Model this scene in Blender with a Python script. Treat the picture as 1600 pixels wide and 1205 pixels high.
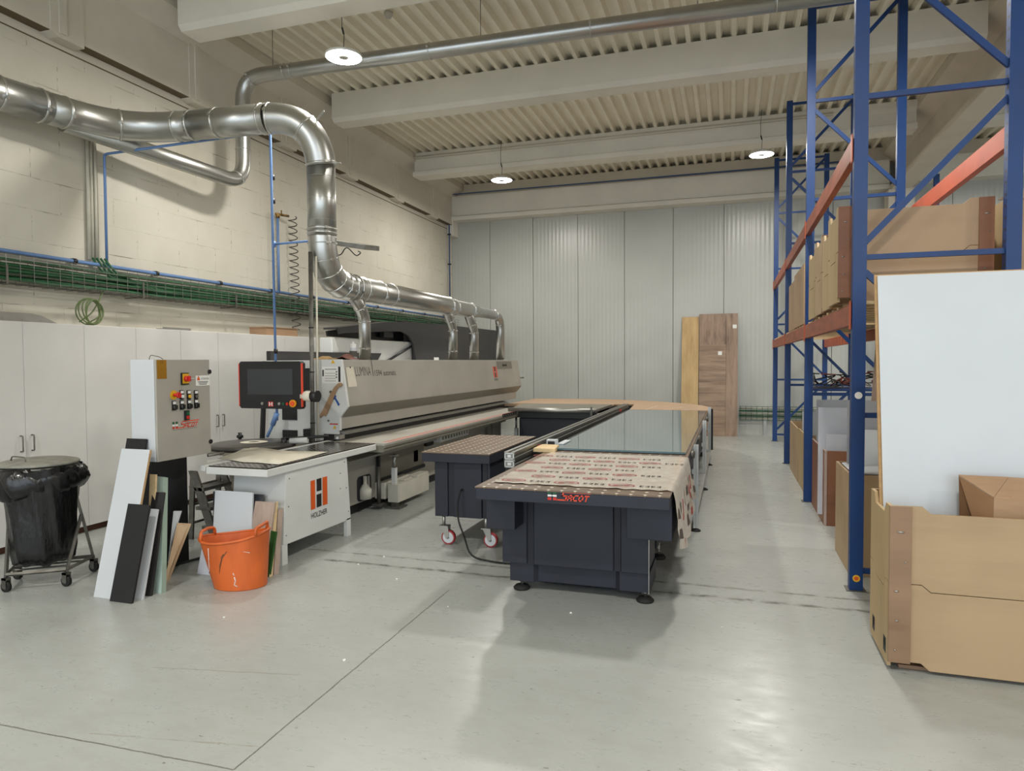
import bpy, bmesh, math, random
from mathutils import Vector, Matrix
random.seed(7)
PI = math.pi
for o in list(bpy.data.objects): bpy.data.objects.remove(o)
SC = bpy.context.scene
COL = SC.collection
# ---------------------------------------------------------------- camera
F, YAW, PITCH, ROLL = 1070.24, 0.309249, -0.0349113, -0.0056854
EYE = Vector((0, 0, 1.6))
_f = Vector((-math.sin(YAW)*math.cos(PITCH), math.cos(YAW)*math.cos(PITCH), math.sin(PITCH)))
_r0 = Vector((math.cos(YAW), math.sin(YAW), 0)); _u0 = _r0.cross(_f)
_r = _r0*math.cos(ROLL)+_u0*math.sin(ROLL); _u = -_r0*math.sin(ROLL)+_u0*math.cos(ROLL)
cam = bpy.data.cameras.new('camera'); camo = bpy.data.objects.new('camera', cam); COL.objects.link(camo)
mw = Matrix.Identity(4)
for i in range(3):
    mw[i][0] = _r[i]; mw[i][1] = _u[i]; mw[i][2] = -_f[i]; mw[i][3] = EYE[i]
camo.matrix_world = mw
cam.sensor_fit = 'HORIZONTAL'; cam.sensor_width = 36; cam.lens = F/1600*36; cam.clip_start = .05; cam.clip_end = 200
SC.camera = camo
def at(px, py, x=None, y=None, z=None):
    """a measured image point placed on a known world plane"""
    d = _r*(px-800) - _u*(py-602.5) + _f*F
    if z is not None: t = (z-1.6)/d.z
    elif x is not None: t = x/d.x
    else: t = y/d.y
    return EYE + d*t
# ---------------------------------------------------------------- world, exposure, lamps' power
W = bpy.data.worlds.new('world'); SC.world = W; W.use_nodes = True
_bg = W.node_tree.nodes['Background']
_bg.inputs[0].default_value = (0.80, 0.90, 1.0, 1); _bg.inputs[1].default_value = 2.6
SC.view_settings.view_transform = 'Standard'; SC.view_settings.look = 'None'
SC.view_settings.gamma = 1; SC.view_settings.use_curve_mapping = False
SC.view_settings.exposure = 0.0
LAMP_W = 100
LAMP_COL = (1.0, 0.965, 0.895)
# ---------------------------------------------------------------- materials
def lin(c):
    return tuple(((v/255)/12.92 if v/255 <= .04045 else (((v/255)+.055)/1.055)**2.4) for v in c)
MATS = {}
def newmat(name):
    m = bpy.data.materials.new(name); m.use_nodes = True
    return m, m.node_tree, m.node_tree.nodes['Principled BSDF']
def node(nt, t, **kw):
    n = nt.nodes.new(t)
    for k, v in kw.items(): setattr(n, k, v)
    return n
def mth(nt, op, a, b=None, c=None, clamp=False):
    n = nt.nodes.new('ShaderNodeMath'); n.operation = op; n.use_clamp = clamp
    for i, v in enumerate((a, b, c)):
        if v is None: continue
        if isinstance(v, (int, float)): n.inputs[i].default_value = v
        else: nt.links.new(v, n.inputs[i])
    return n.outputs[0]
def mixc(nt, f, a, b):
    n = nt.nodes.new('ShaderNodeMix'); n.data_type = 'RGBA'
    for i, v in ((0, f), (6, a), (7, b)):
        if isinstance(v, (int, float)): n.inputs[i].default_value = v
        elif isinstance(v, tuple): n.inputs[i].default_value = (*v[:3], 1)
        else: nt.links.new(v, n.inputs[i])
    return n.outputs[2]
def noise(nt, scale, detail=3, stretch=(1, 1, 1), rough=.55, coord='Object'):
    tc = node(nt, 'ShaderNodeTexCoord'); mp = node(nt, 'ShaderNodeMapping')
    mp.inputs['Scale'].default_value = stretch
    nt.links.new(tc.outputs[coord], mp.inputs[0])
    n = node(nt, 'ShaderNodeTexNoise'); n.inputs['Scale'].default_value = scale
    n.inputs['Detail'].default_value = detail; n.inputs['Roughness'].default_value = rough
    nt.links.new(mp.outputs[0], n.inputs['Vector'])
    return n.outputs['Fac']
def ramp(nt, fac, stops):
    r = node(nt, 'ShaderNodeValToRGB'); e = r.color_ramp.elements
    while len(e) < len(stops): e.new(.5)
    for i, (p, c) in enumerate(stops):
        e[i].position = p; e[i].color = (*c, 1)
    nt.links.new(fac, r.inputs[0]); return r.outputs[0]
def bump(nt, b, h, strength=.2, dist=.01):
    n = node(nt, 'ShaderNodeBump'); n.inputs['Strength'].default_value = strength
    n.inputs['Distance'].default_value = dist
    nt.links.new(h, n.inputs['Height']); nt.links.new(n.outputs[0], b.inputs['Normal'])
def M(name, col, rough=.5, metal=0, var=.06, scale=6, bmp=0, stretch=(1, 1, 1), coat=0, spec=.5):
    if name in MATS: return MATS[name]
    m, nt, b = newmat(name); c = lin(col)
    f = noise(nt, scale, 4, stretch)
    lo = tuple(v*(1-var*1.6) for v in c); hi = tuple(min(1, v*(1+var)) for v in c)
    nt.links.new(ramp(nt, f, [(.3, lo), (.7, hi)]), b.inputs['Base Color'])
    b.inputs['Roughness'].default_value = rough; b.inputs['Metallic'].default_value = metal
    b.inputs['Coat Weight'].default_value = coat; b.inputs['Specular IOR Level'].default_value = spec
    if bmp: bump(nt, b, f, bmp)
    MATS[name] = m; return m
def wood(name, a, bcol, rough=.5, axis=2, scale=3.0, ring=14, knots=.5, coat=0):
    if name in MATS: return MATS[name]
    m, nt, b = newmat(name)
    st = [1, 1, 1]; st[axis] = .08
    st = tuple(v*ring for v in st)
    f1 = noise(nt, scale*.4, 5, st, .65)
    f2 = noise(nt, 1.3, 3, (1, 1, .5))
    fac = mth(nt, 'MULTIPLY_ADD', f2, knots, mth(nt, 'MULTIPLY', f1, 1-knots*.5))
    nt.links.new(ramp(nt, fac, [(.42, lin(a)), (.5, lin(tuple((x+y)/2 for x, y in zip(a, bcol)))), (.68, lin(bcol))]), b.inputs['Base Color'])
    b.inputs['Roughness'].default_value = rough; b.inputs['Coat Weight'].default_value = coat
    bump(nt, b, f1, .08, .004)
    MATS[name] = m; return m
def emis(name, col, s):
    m, nt, b = newmat(name)
    b.inputs['Base Color'].default_value = (*col, 1); b.inputs['Emission Color'].default_value = (*col, 1)
    b.inputs['Emission Strength'].default_value = s; MATS[name] = m; return m

white_lam = M('white_laminate', (216, 214, 210), .45, var=.03, scale=2)
white_side = M('white_sheet', (201, 205, 209), .4, var=.02, scale=2)
mach_white = M('machine_pale_paint', (214, 215, 212), .45, var=.04, scale=3)
mach_grey = M('machine_grey_paint', (166, 162, 152), .42, var=.05, scale=3)
mach_dkgrey = M('machine_bronze_grey', (122, 118, 106), .45, var=.05)
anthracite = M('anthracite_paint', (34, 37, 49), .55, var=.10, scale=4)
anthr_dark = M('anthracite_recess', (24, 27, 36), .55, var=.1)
black_pl = M('black_plastic', (26, 26, 28), .42, var=.15)
dark_cover = M('dark_cover_plastic', (52, 50, 50), .55, var=.1, scale=2)
galv = M('galvanised_sheet', (184, 184, 180), .33, .96, var=.06, scale=3)
galv_ring = M('galvanised_clamp', (204, 204, 200), .32, .95, var=.06, scale=20)
alu = M('brushed_aluminium', (176, 175, 170), .38, .85, var=.06, scale=10)
steel = M('dull_steel', (120, 118, 112), .5, .8, var=.2, scale=12)
brass = M('brass', (150, 120, 70), .35, 1)
blue_pipe = M('blue_pipe', (104, 138, 190), .4, var=.05)
blue_rack = M('blue_rack_paint', (4, 54, 112), .45, var=.08, scale=3)
orange_beam = M('orange_beam_paint', (186, 80, 42), .45, var=.10, scale=4)
rust_beam = M('worn_orange_beam', (160, 84, 58), .5, var=.22, scale=6, stretch=(1, .4, 2))
green_cable = M('green_cable', (38, 88, 54), .5, var=.2)
olive_cable = M('olive_cable', (96, 112, 66), .5, var=.1)
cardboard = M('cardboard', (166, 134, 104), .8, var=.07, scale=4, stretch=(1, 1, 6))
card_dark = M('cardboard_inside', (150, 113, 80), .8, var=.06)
ply = wood('pale_plywood', (150, 124, 92), (176, 150, 116), .6, axis=0, scale=1.4, ring=6, knots=.7)
ply2 = wood('tan_plywood', (150, 122, 94), (176, 146, 114), .6, axis=0, scale=1.2, ring=5, knots=.7)
plyside = wood('yellow_plywood', (152, 130, 92), (180, 156, 116), .6, axis=2, scale=1.3, ring=6, knots=.7)
brownply = wood('brown_film_plywood', (104, 62, 42), (140, 92, 64), .5, axis=0, scale=1.2, ring=6, knots=.6)
brownstrip = wood('brown_strip', (122, 94, 70), (148, 118, 92), .6, axis=0, scale=1.6, ring=8)
pine = wood('pine', (196, 166, 118), (220, 194, 150), .6, axis=1)
oak = wood('oak_board', (162, 130, 84), (200, 170, 120), .5, axis=2, scale=2.5, ring=9, knots=.5)
walnut_v = wood('walnut_upright', (112, 90, 74), (160, 136, 116), .5, axis=2, scale=2.6, ring=10, knots=.3)
walnut_h = wood('walnut_cross', (108, 86, 70), (162, 138, 116), .5, axis=0, scale=2.6, ring=10, knots=.3)
light_oak = wood('light_oak_board', (182, 146, 108), (208, 178, 142), .5, axis=2, scale=2.5, ring=9, knots=.4)
grey_oak = wood('grey_oak_board', (156, 134, 120), (180, 160, 146), .5, axis=2, scale=2.5, ring=12, knots=.3)
black_board = M('black_board', (17, 17, 20), .62, var=.06)
darkbrown_board = M('dark_brown_board', (26, 22, 22), .6, var=.08)
mint_board = M('mint_green_board', (176, 196, 186), .45, var=.03)
green_board = M('green_board', (36, 84, 28), .5, var=.05)
grey_sheet = M('grey_sheet', (164, 166, 172), .5, var=.03)
lilac_sheet = M('pale_grey_sheet', (200, 203, 212), .4, var=.03)
edge_tan = M('raw_board_edge', (190, 156, 112), .7, var=.08, scale=30)
plinth_m = M('brown_plinth', (82, 46, 28), .5)
rubber = M('black_rubber', (22, 22, 22), .7)
bag = M('black_bag', (16, 16, 18), .26, var=.2, scale=13, bmp=1.0, stretch=(1.6, 1.6, .6), coat=.2)
lid_m = M('dusty_lid', (146, 144, 134), .6, .1, var=.18, scale=9, bmp=.1)
paper = M('paper', (212, 205, 188), .8, var=.03)
paper_w = M('white_paper', (232, 230, 226), .7, var=.02)
beigepaint = M('beige_block', (206, 202, 188), .6, var=.05)
corner_felt = M('brown_felt_top', (176, 150, 124), .8, var=.06, scale=14)
red = M('signal_red', (196, 40, 30), .4); yellow = M('signal_yellow', (226, 176, 36), .45)
redorange = M('logo_red', (226, 74, 44), .5, var=.02); orange = M('logo_orange', (216, 88, 20), .5, var=.02)
black_print = M('black_print', (24, 22, 22), .6, var=.02); white_print = M('white_print', (228, 228, 226), .5, var=.02)
green_print = M('green_print', (20, 84, 52), .5); grey_print = M('grey_print', (84, 80, 72), .6)
gold_label = M('gold_label', (168, 120, 30), .4, .3); blue_print = M('blue_print', (30, 82, 156), .5)
cream_cyl = M('cream_plastic', (214, 208, 190), .5)
pink_red = M('caster_red', (150, 40, 44), .5)
conduit = M('grey_conduit', (196, 192, 176), .5)
spiral_m = M('grey_hose', (88, 84, 76), .5)
rag_m = M('brown_rag', (132, 92, 82), .9, var=.1, scale=30)
glove = M('tan_leather', (196, 160, 110), .7)
screen_m = M('dark_screen', (52, 54, 58), .25, var=.02)
film_print = M('film_red_print', (164, 56, 54), .55)
concrete = M('cream_painted_concrete', (214, 207, 192), .7, var=.04, scale=2, bmp=.02)
concrete_beam = M('pale_painted_beam', (228, 224, 212), .7, var=.04, scale=1.5)
deck_m = M('cream_steel_deck', (238, 232, 214), .5, var=.04, scale=2)
lamp_white = M('lamp_housing', (220, 220, 214), .4)
lamp_glow = emis('lamp_glow', (1, .96, .88), 30)

def perforated(name, base, dot, pitch, rad, rough=.3):
    m, nt, b = newmat(name)
    tc = node(nt, 'ShaderNodeTexCoord'); s = node(nt, 'ShaderNodeSeparateXYZ'); nt.links.new(tc.outputs['Object'], s.inputs[0])
    gx = mth(nt, 'SUBTRACT', mth(nt, 'FRACT', mth(nt, 'DIVIDE', s.outputs[0], pitch)), .5)
    row = mth(nt, 'FLOOR', mth(nt, 'DIVIDE', s.outputs[1], pitch))
    gy = mth(nt, 'SUBTRACT', mth(nt, 'FRACT', mth(nt, 'DIVIDE', s.outputs[1], pitch)), .5)
    d = mth(nt, 'SQRT', mth(nt, 'ADD', mth(nt, 'MULTIPLY', gx, gx), mth(nt, 'MULTIPLY', gy, gy)))
    k = mth(nt, 'LESS_THAN', d, rad/pitch)
    f = noise(nt, 5, 4)
    bc = ramp(nt, f, [(.3, tuple(v*.85 for v in lin(base))), (.7, lin(base))])
    nt.links.new(mixc(nt, k, bc, lin(dot)), b.inputs['Base Color'])
    b.inputs['Roughness'].default_value = rough
    MATS[name] = m; return m
perf_brown = perforated('brown_air_table_top', (116, 96, 80), (232, 224, 206), .085, .0115, .28)
perf_black = perforated('black_air_table_top', (44, 40, 38), (205, 200, 190), .05, .0085, .18)

def floor_mat():
    m, nt, b = newmat('grey_painted_concrete_floor')
    f = noise(nt, .5, 5); g = noise(nt, 6, 7, (.7, 1.5, 1), .75)
    base = ramp(nt, f, [(.3, lin((158, 161, 157))), (.7, lin((172, 175, 172)))])
    st = ramp(nt, g, [(.40, (.80, .78, .74)), (.52, (1, 1, 1))])
    mm = node(nt, 'ShaderNodeMix', data_type='RGBA', blend_type='MULTIPLY'); mm.inputs[0].default_value = .32
    nt.links.new(base, mm.inputs[6]); nt.links.new(st, mm.inputs[7]); col = mm.outputs[2]
    # small dark specks
    sp = noise(nt, 26, 2, (.6, 1.5, 1), .8)
    k = mth(nt, 'MULTIPLY', mth(nt, 'GREATER_THAN', sp, .70), .75)
    col = mixc(nt, k, col, lin((104, 100, 90)))
    tc = node(nt, 'ShaderNodeTexCoord'); s = node(nt, 'ShaderNodeSeparateXYZ'); nt.links.new(tc.outputs['Object'], s.inputs[0])
    wob = noise(nt, 5, 5, (1, 1, 1), .8); brk = noise(nt, 9, 3)
    def joint(a, c, w, wobble, dark, broken=False, seg=True):
        nonlocal col
        d = (c-a).normalized(); n = Vector((-d.y, d.x))
        e = mth(nt, 'ADD', mth(nt, 'ADD', mth(nt, 'MULTIPLY', s.outputs[0], n.x), mth(nt, 'MULTIPLY', s.outputs[1], n.y)), -(n.x*a.x+n.y*a.y))
        e = mth(nt, 'MULTIPLY_ADD', mth(nt, 'SUBTRACT', wob, .5), wobble, e)
        e = mth(nt, 'ABSOLUTE', e)
        kk = mth(nt, 'SUBTRACT', 1, mth(nt, 'DIVIDE', e, w), clamp=True)
        if broken: kk = mth(nt, 'MULTIPLY', kk, mth(nt, 'MULTIPLY', mth(nt, 'SUBTRACT', brk, .36, clamp=True), 4.5, clamp=True))
        t = mth(nt, 'SUBTRACT', mth(nt, 'ADD', mth(nt, 'MULTIPLY', s.outputs[0], d.x), mth(nt, 'MULTIPLY', s.outputs[1], d.y)), d.x*a.x+d.y*a.y)
        kk = mth(nt, 'MULTIPLY', kk, mth(nt, 'GREATER_THAN', t, 0))
        kk = mth(nt, 'MULTIPLY', kk, mth(nt, 'LESS_THAN', t, (c-a).length))
        col = mixc(nt, kk, col, lin(dark))
    v2 = lambda p: Vector((p.x, p.y))
    joint(v2(at(500, 874, z=0)), v2(at(1420, 962, z=0)), .035, .10, (78, 74, 64), True)
    joint(v2(at(480, 858, z=0)), v2(at(1400, 943, z=0)), .025, .08, (96, 92, 80), True)
    joint(v2(at(365, 1203, z=0)), v2(at(702, 922, z=0)), .006, .02, (70, 66, 56))
    joint(v2(at(-300, 1075, z=0)), v2(at(365, 1203, z=0)), .006, .02, (84, 80, 70))
    joint(v2(at(140, 1146, z=0)), v2(at(420, 1168, z=0)), .007, .03, (140, 136, 124), True)
    joint(v2(at(240, 1043, z=0)), v2(at(470, 1055, z=0)), .005, .02, (128, 124, 112))
    nt.links.new(col, b.inputs['Base Color'])
    nt.links.new(ramp(nt, g, [(.3, (.42,)*3), (.6, (.27,)*3)]), b.inputs['Roughness'])
    bump(nt, b, g, .04, .003)
    return m
def wall_mat():
    m, nt, b = newmat('cream_painted_block_wall')
    tc = node(nt, 'ShaderNodeTexCoord'); mp = node(nt, 'ShaderNodeMapping'); nt.links.new(tc.outputs['Object'], mp.inputs[0])
    mp.inputs['Rotation'].default_value = (0, PI/2, PI/2)
    cx = node(nt, 'ShaderNodeSeparateXYZ'); nt.links.new(tc.outputs['Object'], cx.inputs[0])
    cb = node(nt, 'ShaderNodeCombineXYZ'); nt.links.new(cx.outputs[1], cb.inputs[0]); nt.links.new(cx.outputs[2], cb.inputs[1])
    br = node(nt, 'ShaderNodeTexBrick'); nt.links.new(cb.outputs[0], br.inputs['Vector'])
    br.inputs['Scale'].default_value = 1; br.inputs['Brick Width'].default_value = .62; br.inputs['Row Height'].default_value = .31
    br.inputs['Mortar Size'].default_value = .006; br.inputs['Mortar Smooth'].default_value = .4
    f = noise(nt, 1.2, 5); g = noise(nt, 4, 5, (1, .6, 5), .7)
    base = ramp(nt, f, [(.3, lin((200, 194, 178))), (.7, lin((213, 208, 194)))])
    crack = mth(nt, 'MULTIPLY', br.outputs['Fac'], mth(nt, 'MULTIPLY', mth(nt, 'SUBTRACT', g, .50, clamp=True), 6, clamp=True))
    col = mixc(nt, crack, base, lin((140, 130, 112)))
    nt.links.new(col, b.inputs['Base Color']); b.inputs['Roughness'].default_value = .6
    h = mth(nt, 'SUBTRACT', mth(nt, 'MULTIPLY', g, .35), br.outputs['Fac'])
    bump(nt, b, h, .35, .006)
    return m
def backwall_mat():
    m, nt, b = newmat('grey_microrib_panel')
    f = noise(nt, .6, 3)
    nt.links.new(ramp(nt, f, [(.3, lin((174, 176, 170))), (.7, lin((184, 186, 181)))]), b.inputs['Base Color'])
    b.inputs['Roughness'].default_value = .3
    tc = node(nt, 'ShaderNodeTexCoord'); s = node(nt, 'ShaderNodeSeparateXYZ'); nt.links.new(tc.outputs['Object'], s.inputs[0])
    h = mth(nt, 'SINE', mth(nt, 'MULTIPLY', s.outputs[0], 2*PI/.09))
    bump(nt, b, h, .22, .004)
    return m
def glass_sheet():
    m, nt, b = newmat('teal_filmed_glass')
    f = noise(nt, 1.5, 3)
    nt.links.new(ramp(nt, f, [(.3, lin((76, 104, 112))), (.7, lin((90, 118, 126)))]), b.inputs['Base Color'])
    b.inputs['Roughness'].default_value = .06; b.inputs['Coat Weight'].default_value = .6; b.inputs['Coat Roughness'].default_value = .02
    return m
def film_mat():
    m, nt, b = newmat('printed_plastic_film')
    f = noise(nt, 9, 5, (1, 1, 1), .7)
    nt.links.new(ramp(nt, f, [(.3, lin((184, 172, 158))), (.7, lin((206, 196, 184)))]), b.inputs['Base Color'])
    b.inputs['Roughness'].default_value = .22; b.inputs['Coat Weight'].default_value = .3
    g = noise(nt, 30, 4, (1, .4, .4), .7); bump(nt, b, g, .35, .006)
    return m
FLOOR, WALL, BACKW, GLASS, FILM = floor_mat(), wall_mat(), backwall_mat(), glass_sheet(), film_mat()

# ---------------------------------------------------------------- mesh builder
class MB:
    def __init__(s): s.v = []; s.f = []; s.m = []; s.sm = []
    def add(s, vs, fs, mi=0, smooth=False):
        o = len(s.v); s.v += [tuple(v) for v in vs]
        for f in fs: s.f.append(tuple(i+o for i in f)); s.m.append(mi); s.sm.append(smooth)
        return s
    def box(s, x0, x1, y0, y1, z0, z1, mi=0):
        x0, x1 = min(x0, x1), max(x0, x1); y0, y1 = min(y0, y1), max(y0, y1); z0, z1 = min(z0, z1), max(z0, z1)
        v = [(x0,y0,z0),(x1,y0,z0),(x1,y1,z0),(x0,y1,z0),(x0,y0,z1),(x1,y0,z1),(x1,y1,z1),(x0,y1,z1)]
        return s.add(v, [(0,3,2,1),(4,5,6,7),(0,1,5,4),(1,2,6,5),(2,3,7,6),(3,0,4,7)], mi)
    def obox(s, p, ax, ay, az, mi=0):
        """oriented box: corner p and three edge vectors"""
        p, ax, ay, az = Vector(p), Vector(ax), Vector(ay), Vector(az)
        v = [p, p+ax, p+ax+ay, p+ay, p+az, p+ax+az, p+ax+ay+az, p+ay+az]
        fs = [(0,3,2,1),(4,5,6,7),(0,1,5,4),(1,2,6,5),(2,3,7,6),(3,0,4,7)]
        if ax.cross(ay).dot(az) < 0: fs = [f[::-1] for f in fs]
        return s.add(v, fs, mi)
    def prism(s, pts, axis, a, b, mi=0):
        n = len(pts)
        def mk(p, t):
            if axis == 'x': return (t, p[0], p[1])
            if axis == 'y': return (p[0], t, p[1])
            return (p[0], p[1], t)
        v = [mk(p, a) for p in pts]+[mk(p, b) for p in pts]
        fs = [tuple(range(n))[::-1], tuple(range(n, 2*n))]+[(i, (i+1) % n, n+(i+1) % n, n+i) for i in range(n)]
        ar = sum(pts[i][0]*pts[(i+1) % n][1]-pts[(i+1) % n][0]*pts[i][1] for i in range(n))
        flip = (ar < 0) ^ (axis == 'y') ^ (b < a)
        if flip: fs = [f[::-1] for f in fs]
        return s.add(v, fs, mi)
    def tube(s, pts, r, seg=12, mi=0, caps=True, closed=False):
        pts = [Vector(p) for p in pts]; n = len(pts)
        rr = r if isinstance(r, (list, tuple)) else [r]*n
        vs = []; prev = None
        for i, p in enumerate(pts):
            if closed: t = (pts[(i+1) % n]-pts[i-1]).normalized()
            elif i == 0: t = (pts[1]-p).normalized()
            elif i == n-1: t = (p-pts[i-1]).normalized()
            else: t = ((p-pts[i-1]).normalized()+(pts[i+1]-p).normalized()).normalized()
            if prev is None:
                a = Vector((0, 0, 1)) if abs(t.z) < .9 else Vector((1, 0, 0)); u = t.cross(a).normalized()
            else: u = (prev-t*prev.dot(t)).normalized()
            prev = u; w = t.cross(u)
            for k in range(seg):
                an = 2*PI*k/seg; vs.append(p+(u*math.cos(an)+w*math.sin(an))*rr[i])
        fs = []
        m = n if closed else n-1
        for i in range(m):
            j = (i+1) % n
            for k in range(seg):
                l = (k+1) % seg; fs.append((i*seg+k, i*seg+l, j*seg+l, j*seg+k))
        s.add(vs, fs, mi, seg > 4)
        if caps and not closed:
            o = len(s.v)-len(vs)
            s.f.append(tuple(o+k for k in range(seg))[::-1]); s.m.append(mi); s.sm.append(False)
            s.f.append(tuple(o+(n-1)*seg+k for k in range(seg))); s.m.append(mi); s.sm.append(False)
        return s
    def cyl(s, a, b, r, seg=16, mi=0, r2=None):
        return s.tube([a, b], [r, r if r2 is None else r2], seg, mi)
    def lathe(s, prof, c, seg=24, mi=0, sx=1, sy=1):
        n = len(prof); vs = []
        for (r, z) in prof:
            for k in range(seg):
                a = 2*PI*k/seg; vs.append((c[0]+r*sx*math.cos(a), c[1]+r*sy*math.sin(a), c[2]+z))
        fs = [(i*seg+k, i*seg+(k+1) % seg, (i+1)*seg+(k+1) % seg, (i+1)*seg+k) for i in range(n-1) for k in range(seg)]
        return s.add(vs, fs, mi, True)
    def build(s, name, mats, parent=None, bevel=0, local=False, mods=None):
        me = bpy.data.meshes.new(name)
        off = Vector((0, 0, 0))
        if parent is not None and not local:
            q = parent
            while q is not None: off += Vector(q.location); q = q.parent
        if parent is None and not local and s.v:
            mn = [min(v[i] for v in s.v) for i in range(3)]; mx = [max(v[i] for v in s.v) for i in range(3)]
            off = Vector(((mn[0]+mx[0])/2, (mn[1]+mx[1])/2, mn[2]))
        me.from_pydata([Vector(v)-off for v in s.v], [], s.f)
        mats = mats if isinstance(mats, (list, tuple)) else [mats]
        for m in mats: me.materials.append(m)
        for p, mi, sm in zip(me.polygons, s.m, s.sm): p.material_index = mi; p.use_smooth = sm
        o = bpy.data.objects.new(name, me); COL.objects.link(o)
        if parent is not None: o.parent = parent
        elif not local: o.location = off
        if bevel:
            b = o.modifiers.new('bevel', 'BEVEL'); b.width = bevel; b.segments = 2; b.limit_method = 'ANGLE'; b.angle_limit = .7
        return o
def tag(o, label, cat, group=None, kind=None):
    if label: o['label'] = label
    if cat: o['category'] = cat
    if group: o['group'] = group
    if kind: o['kind'] = kind
    return o
def thing(name, label, cat, loc, group=None, rz=0):
    o = bpy.data.objects.new(name, None); COL.objects.link(o); o.location = loc; o.rotation_euler = (0, 0, rz)
    o.empty_display_size = .1
    return tag(o, label, cat, group)
def struct(name, mb, mats, bevel=0, label=None):
    o = mb.build(name, mats, bevel=bevel, local=True); o['kind'] = 'structure'
    if label: o['label'] = label
    return o
def copy_tree(o, parent=None):
    c = o.copy(); COL.objects.link(c); c.parent = parent
    for ch in list(o.children): copy_tree(ch, c)
    return c
def arc(c, a, b, n=8):
    """quarter turn between directions a and b (vectors from centre c)"""
    c, a, b = Vector(c), Vector(a), Vector(b)
    return [c+a*math.cos(PI/2*i/n)+b*math.sin(PI/2*i/n) for i in range(n+1)]
def bend(pts, r, n=7):
    """round the inner corners of a polyline"""
    pts = [Vector(p) for p in pts]; out = [pts[0]]
    for i in range(1, len(pts)-1):
        a = (pts[i-1]-pts[i]); b = (pts[i+1]-pts[i]); lim = .98 if len(pts) == 3 else .49; rr = min(r, a.length*lim, b.length*lim)
        p0 = pts[i]+a.normalized()*rr; p2 = pts[i]+b.normalized()*rr
        for k in range(n+1):
            t = k/n; out.append(p0*(1-t)**2+pts[i]*2*t*(1-t)+p2*t*t)
    out.append(pts[-1]); return out
def text(name, s, org, right, up, h, mat, parent, width=None, shear=0, thick=.0008):
    cu = bpy.data.curves.new('t', 'FONT'); cu.body = s; cu.size = 1; cu.resolution_u = 3; cu.shear = shear
    o = bpy.data.objects.new('t', cu); COL.objects.link(o); bpy.context.view_layer.update()
    me = bpy.data.meshes.new_from_object(o.evaluated_get(bpy.context.evaluated_depsgraph_get()))
    bpy.data.objects.remove(o)
    xs = [v.co.x for v in me.vertices]; ys = [v.co.y for v in me.vertices]
    x0, x1, y0, y1 = min(xs), max(xs), min(ys), max(ys)
    right, up, org = Vector(right).normalized(), Vector(up).normalized(), Vector(org)
    nrm = right.cross(up); sy = h/(y1-y0); sx = sy if width is None else width/(x1-x0)
    off = Vector((0, 0, 0)); q = parent
    while q is not None: off += Vector(q.location); q = q.parent
    for v in me.vertices:
        v.co = org+right*((v.co.x-x0)*sx)+up*((v.co.y-y0)*sy)+nrm*thick-off
    me.materials.append(mat)
    ob = bpy.data.objects.new(name, me); COL.objects.link(ob); ob.parent = parent; return ob
def decal(mb, org, right, up, poly, mi=0, lift=.0008):
    right, up, org = Vector(right), Vector(up), Vector(org); n = right.cross(up).normalized()*lift
    v = [org+right*a+up*b+n for a, b in poly]
    ar = sum(poly[i][0]*poly[(i+1) % len(poly)][1]-poly[(i+1) % len(poly)][0]*poly[i][1] for i in range(len(poly)))
    f = tuple(range(len(poly)))
    mb.add(v, [f if ar > 0 else f[::-1]], mi)
def rect(a, b, c, d): return [(a, b), (c, b), (c, d), (a, d)]
X, Y, Z = Vector((1, 0, 0)), Vector((0, 1, 0)), Vector((0, 0, 1))
# ================================================================ THE ROOM
YF = -9.0; YB = 15.5; XL = -6.46; XR = 12.0
struct('floor', MB().box(XL-.3, XR, YF, YB+.3, -.12, 0), FLOOR)
struct('wall_left', MB().box(XL-.25, XL, YF, YB+.2, 0, 4.77), WALL)
b = MB(); b.box(XL, XR, YB+.06, YB+.2, 0, 6.0, 1)
x = -5.484-1.0665
while x < XR:
    b.box(max(x, XL)+.005, min(x+1.0665, XR)-.005, YB, YB+.06, 0, 6.0, 0); x += 1.0665
struct('wall_back', b, [BACKW, M('panel_seam', (120, 118, 106), .6)])
struct('wall_right', MB().box(XR, XR+.2, YF, YB+.2, 0, 6.2), WALL)
# trapezoidal steel deck running towards the back wall
prof = []; p = .19; x = XL-.2; z0, z1 = 5.80, 5.88
while x < XR:
    prof += [(x, z0), (x+.055, z0), (x+.08, z1), (x+.165, z1)]; x += p
top = [(px, pz+.004) for px, pz in prof[::-1]]
struct('ceiling', MB().prism(prof+[(prof[-1][0], 6.1), (prof[0][0], 6.1)], 'y', YF, YB+.2), deck_m)
# long girders
def girder(n, xw, s, y0=YF, y1=YB):
    b = MB()
    b.prism([(xw, 4.86), (xw+s*.13, 4.86), (xw+s*.13, 5.5), (xw+s*.40, 5.66), (xw+s*.40, 5.79), (xw, 5.79)], 'y', y0, y1)
    return b
b = girder(1, XL, 1)
for y in (1.7, 3.5, 5.3, 7.1, 8.9, 10.7, 12.5, 14.2):
    b.prism([(y-.20, 4.85), (y-.12, 4.82), (y+.16, 4.82), (y+.16, 5.66), (y-.20, 5.66)], 'x', XL+.003, XL+.146); b.prism([(y-.12, 4.86), (y-.04, 4.86), (y-.04, 5.6), (y-.12, 5.6)], 'x', XL+.1, XL+.165)
b.box(XL+.001, XL+.128, YF, YB, 4.856, 4.862, 1); b.box(XL-.01, XL+.004, YF, YB, 4.762, 4.775, 1)  # dark brown strip under the girder, thin one along the wall-top joint
struct('trim_1', b, [concrete, M('dark_brown_strip', (104, 90, 66), .8)])
struct('trim_2', MB().box(XL-.25, XL, YF, YB+.2, 4.77, 5.79), concrete)
b = MB(); xg = 2.95
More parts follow.
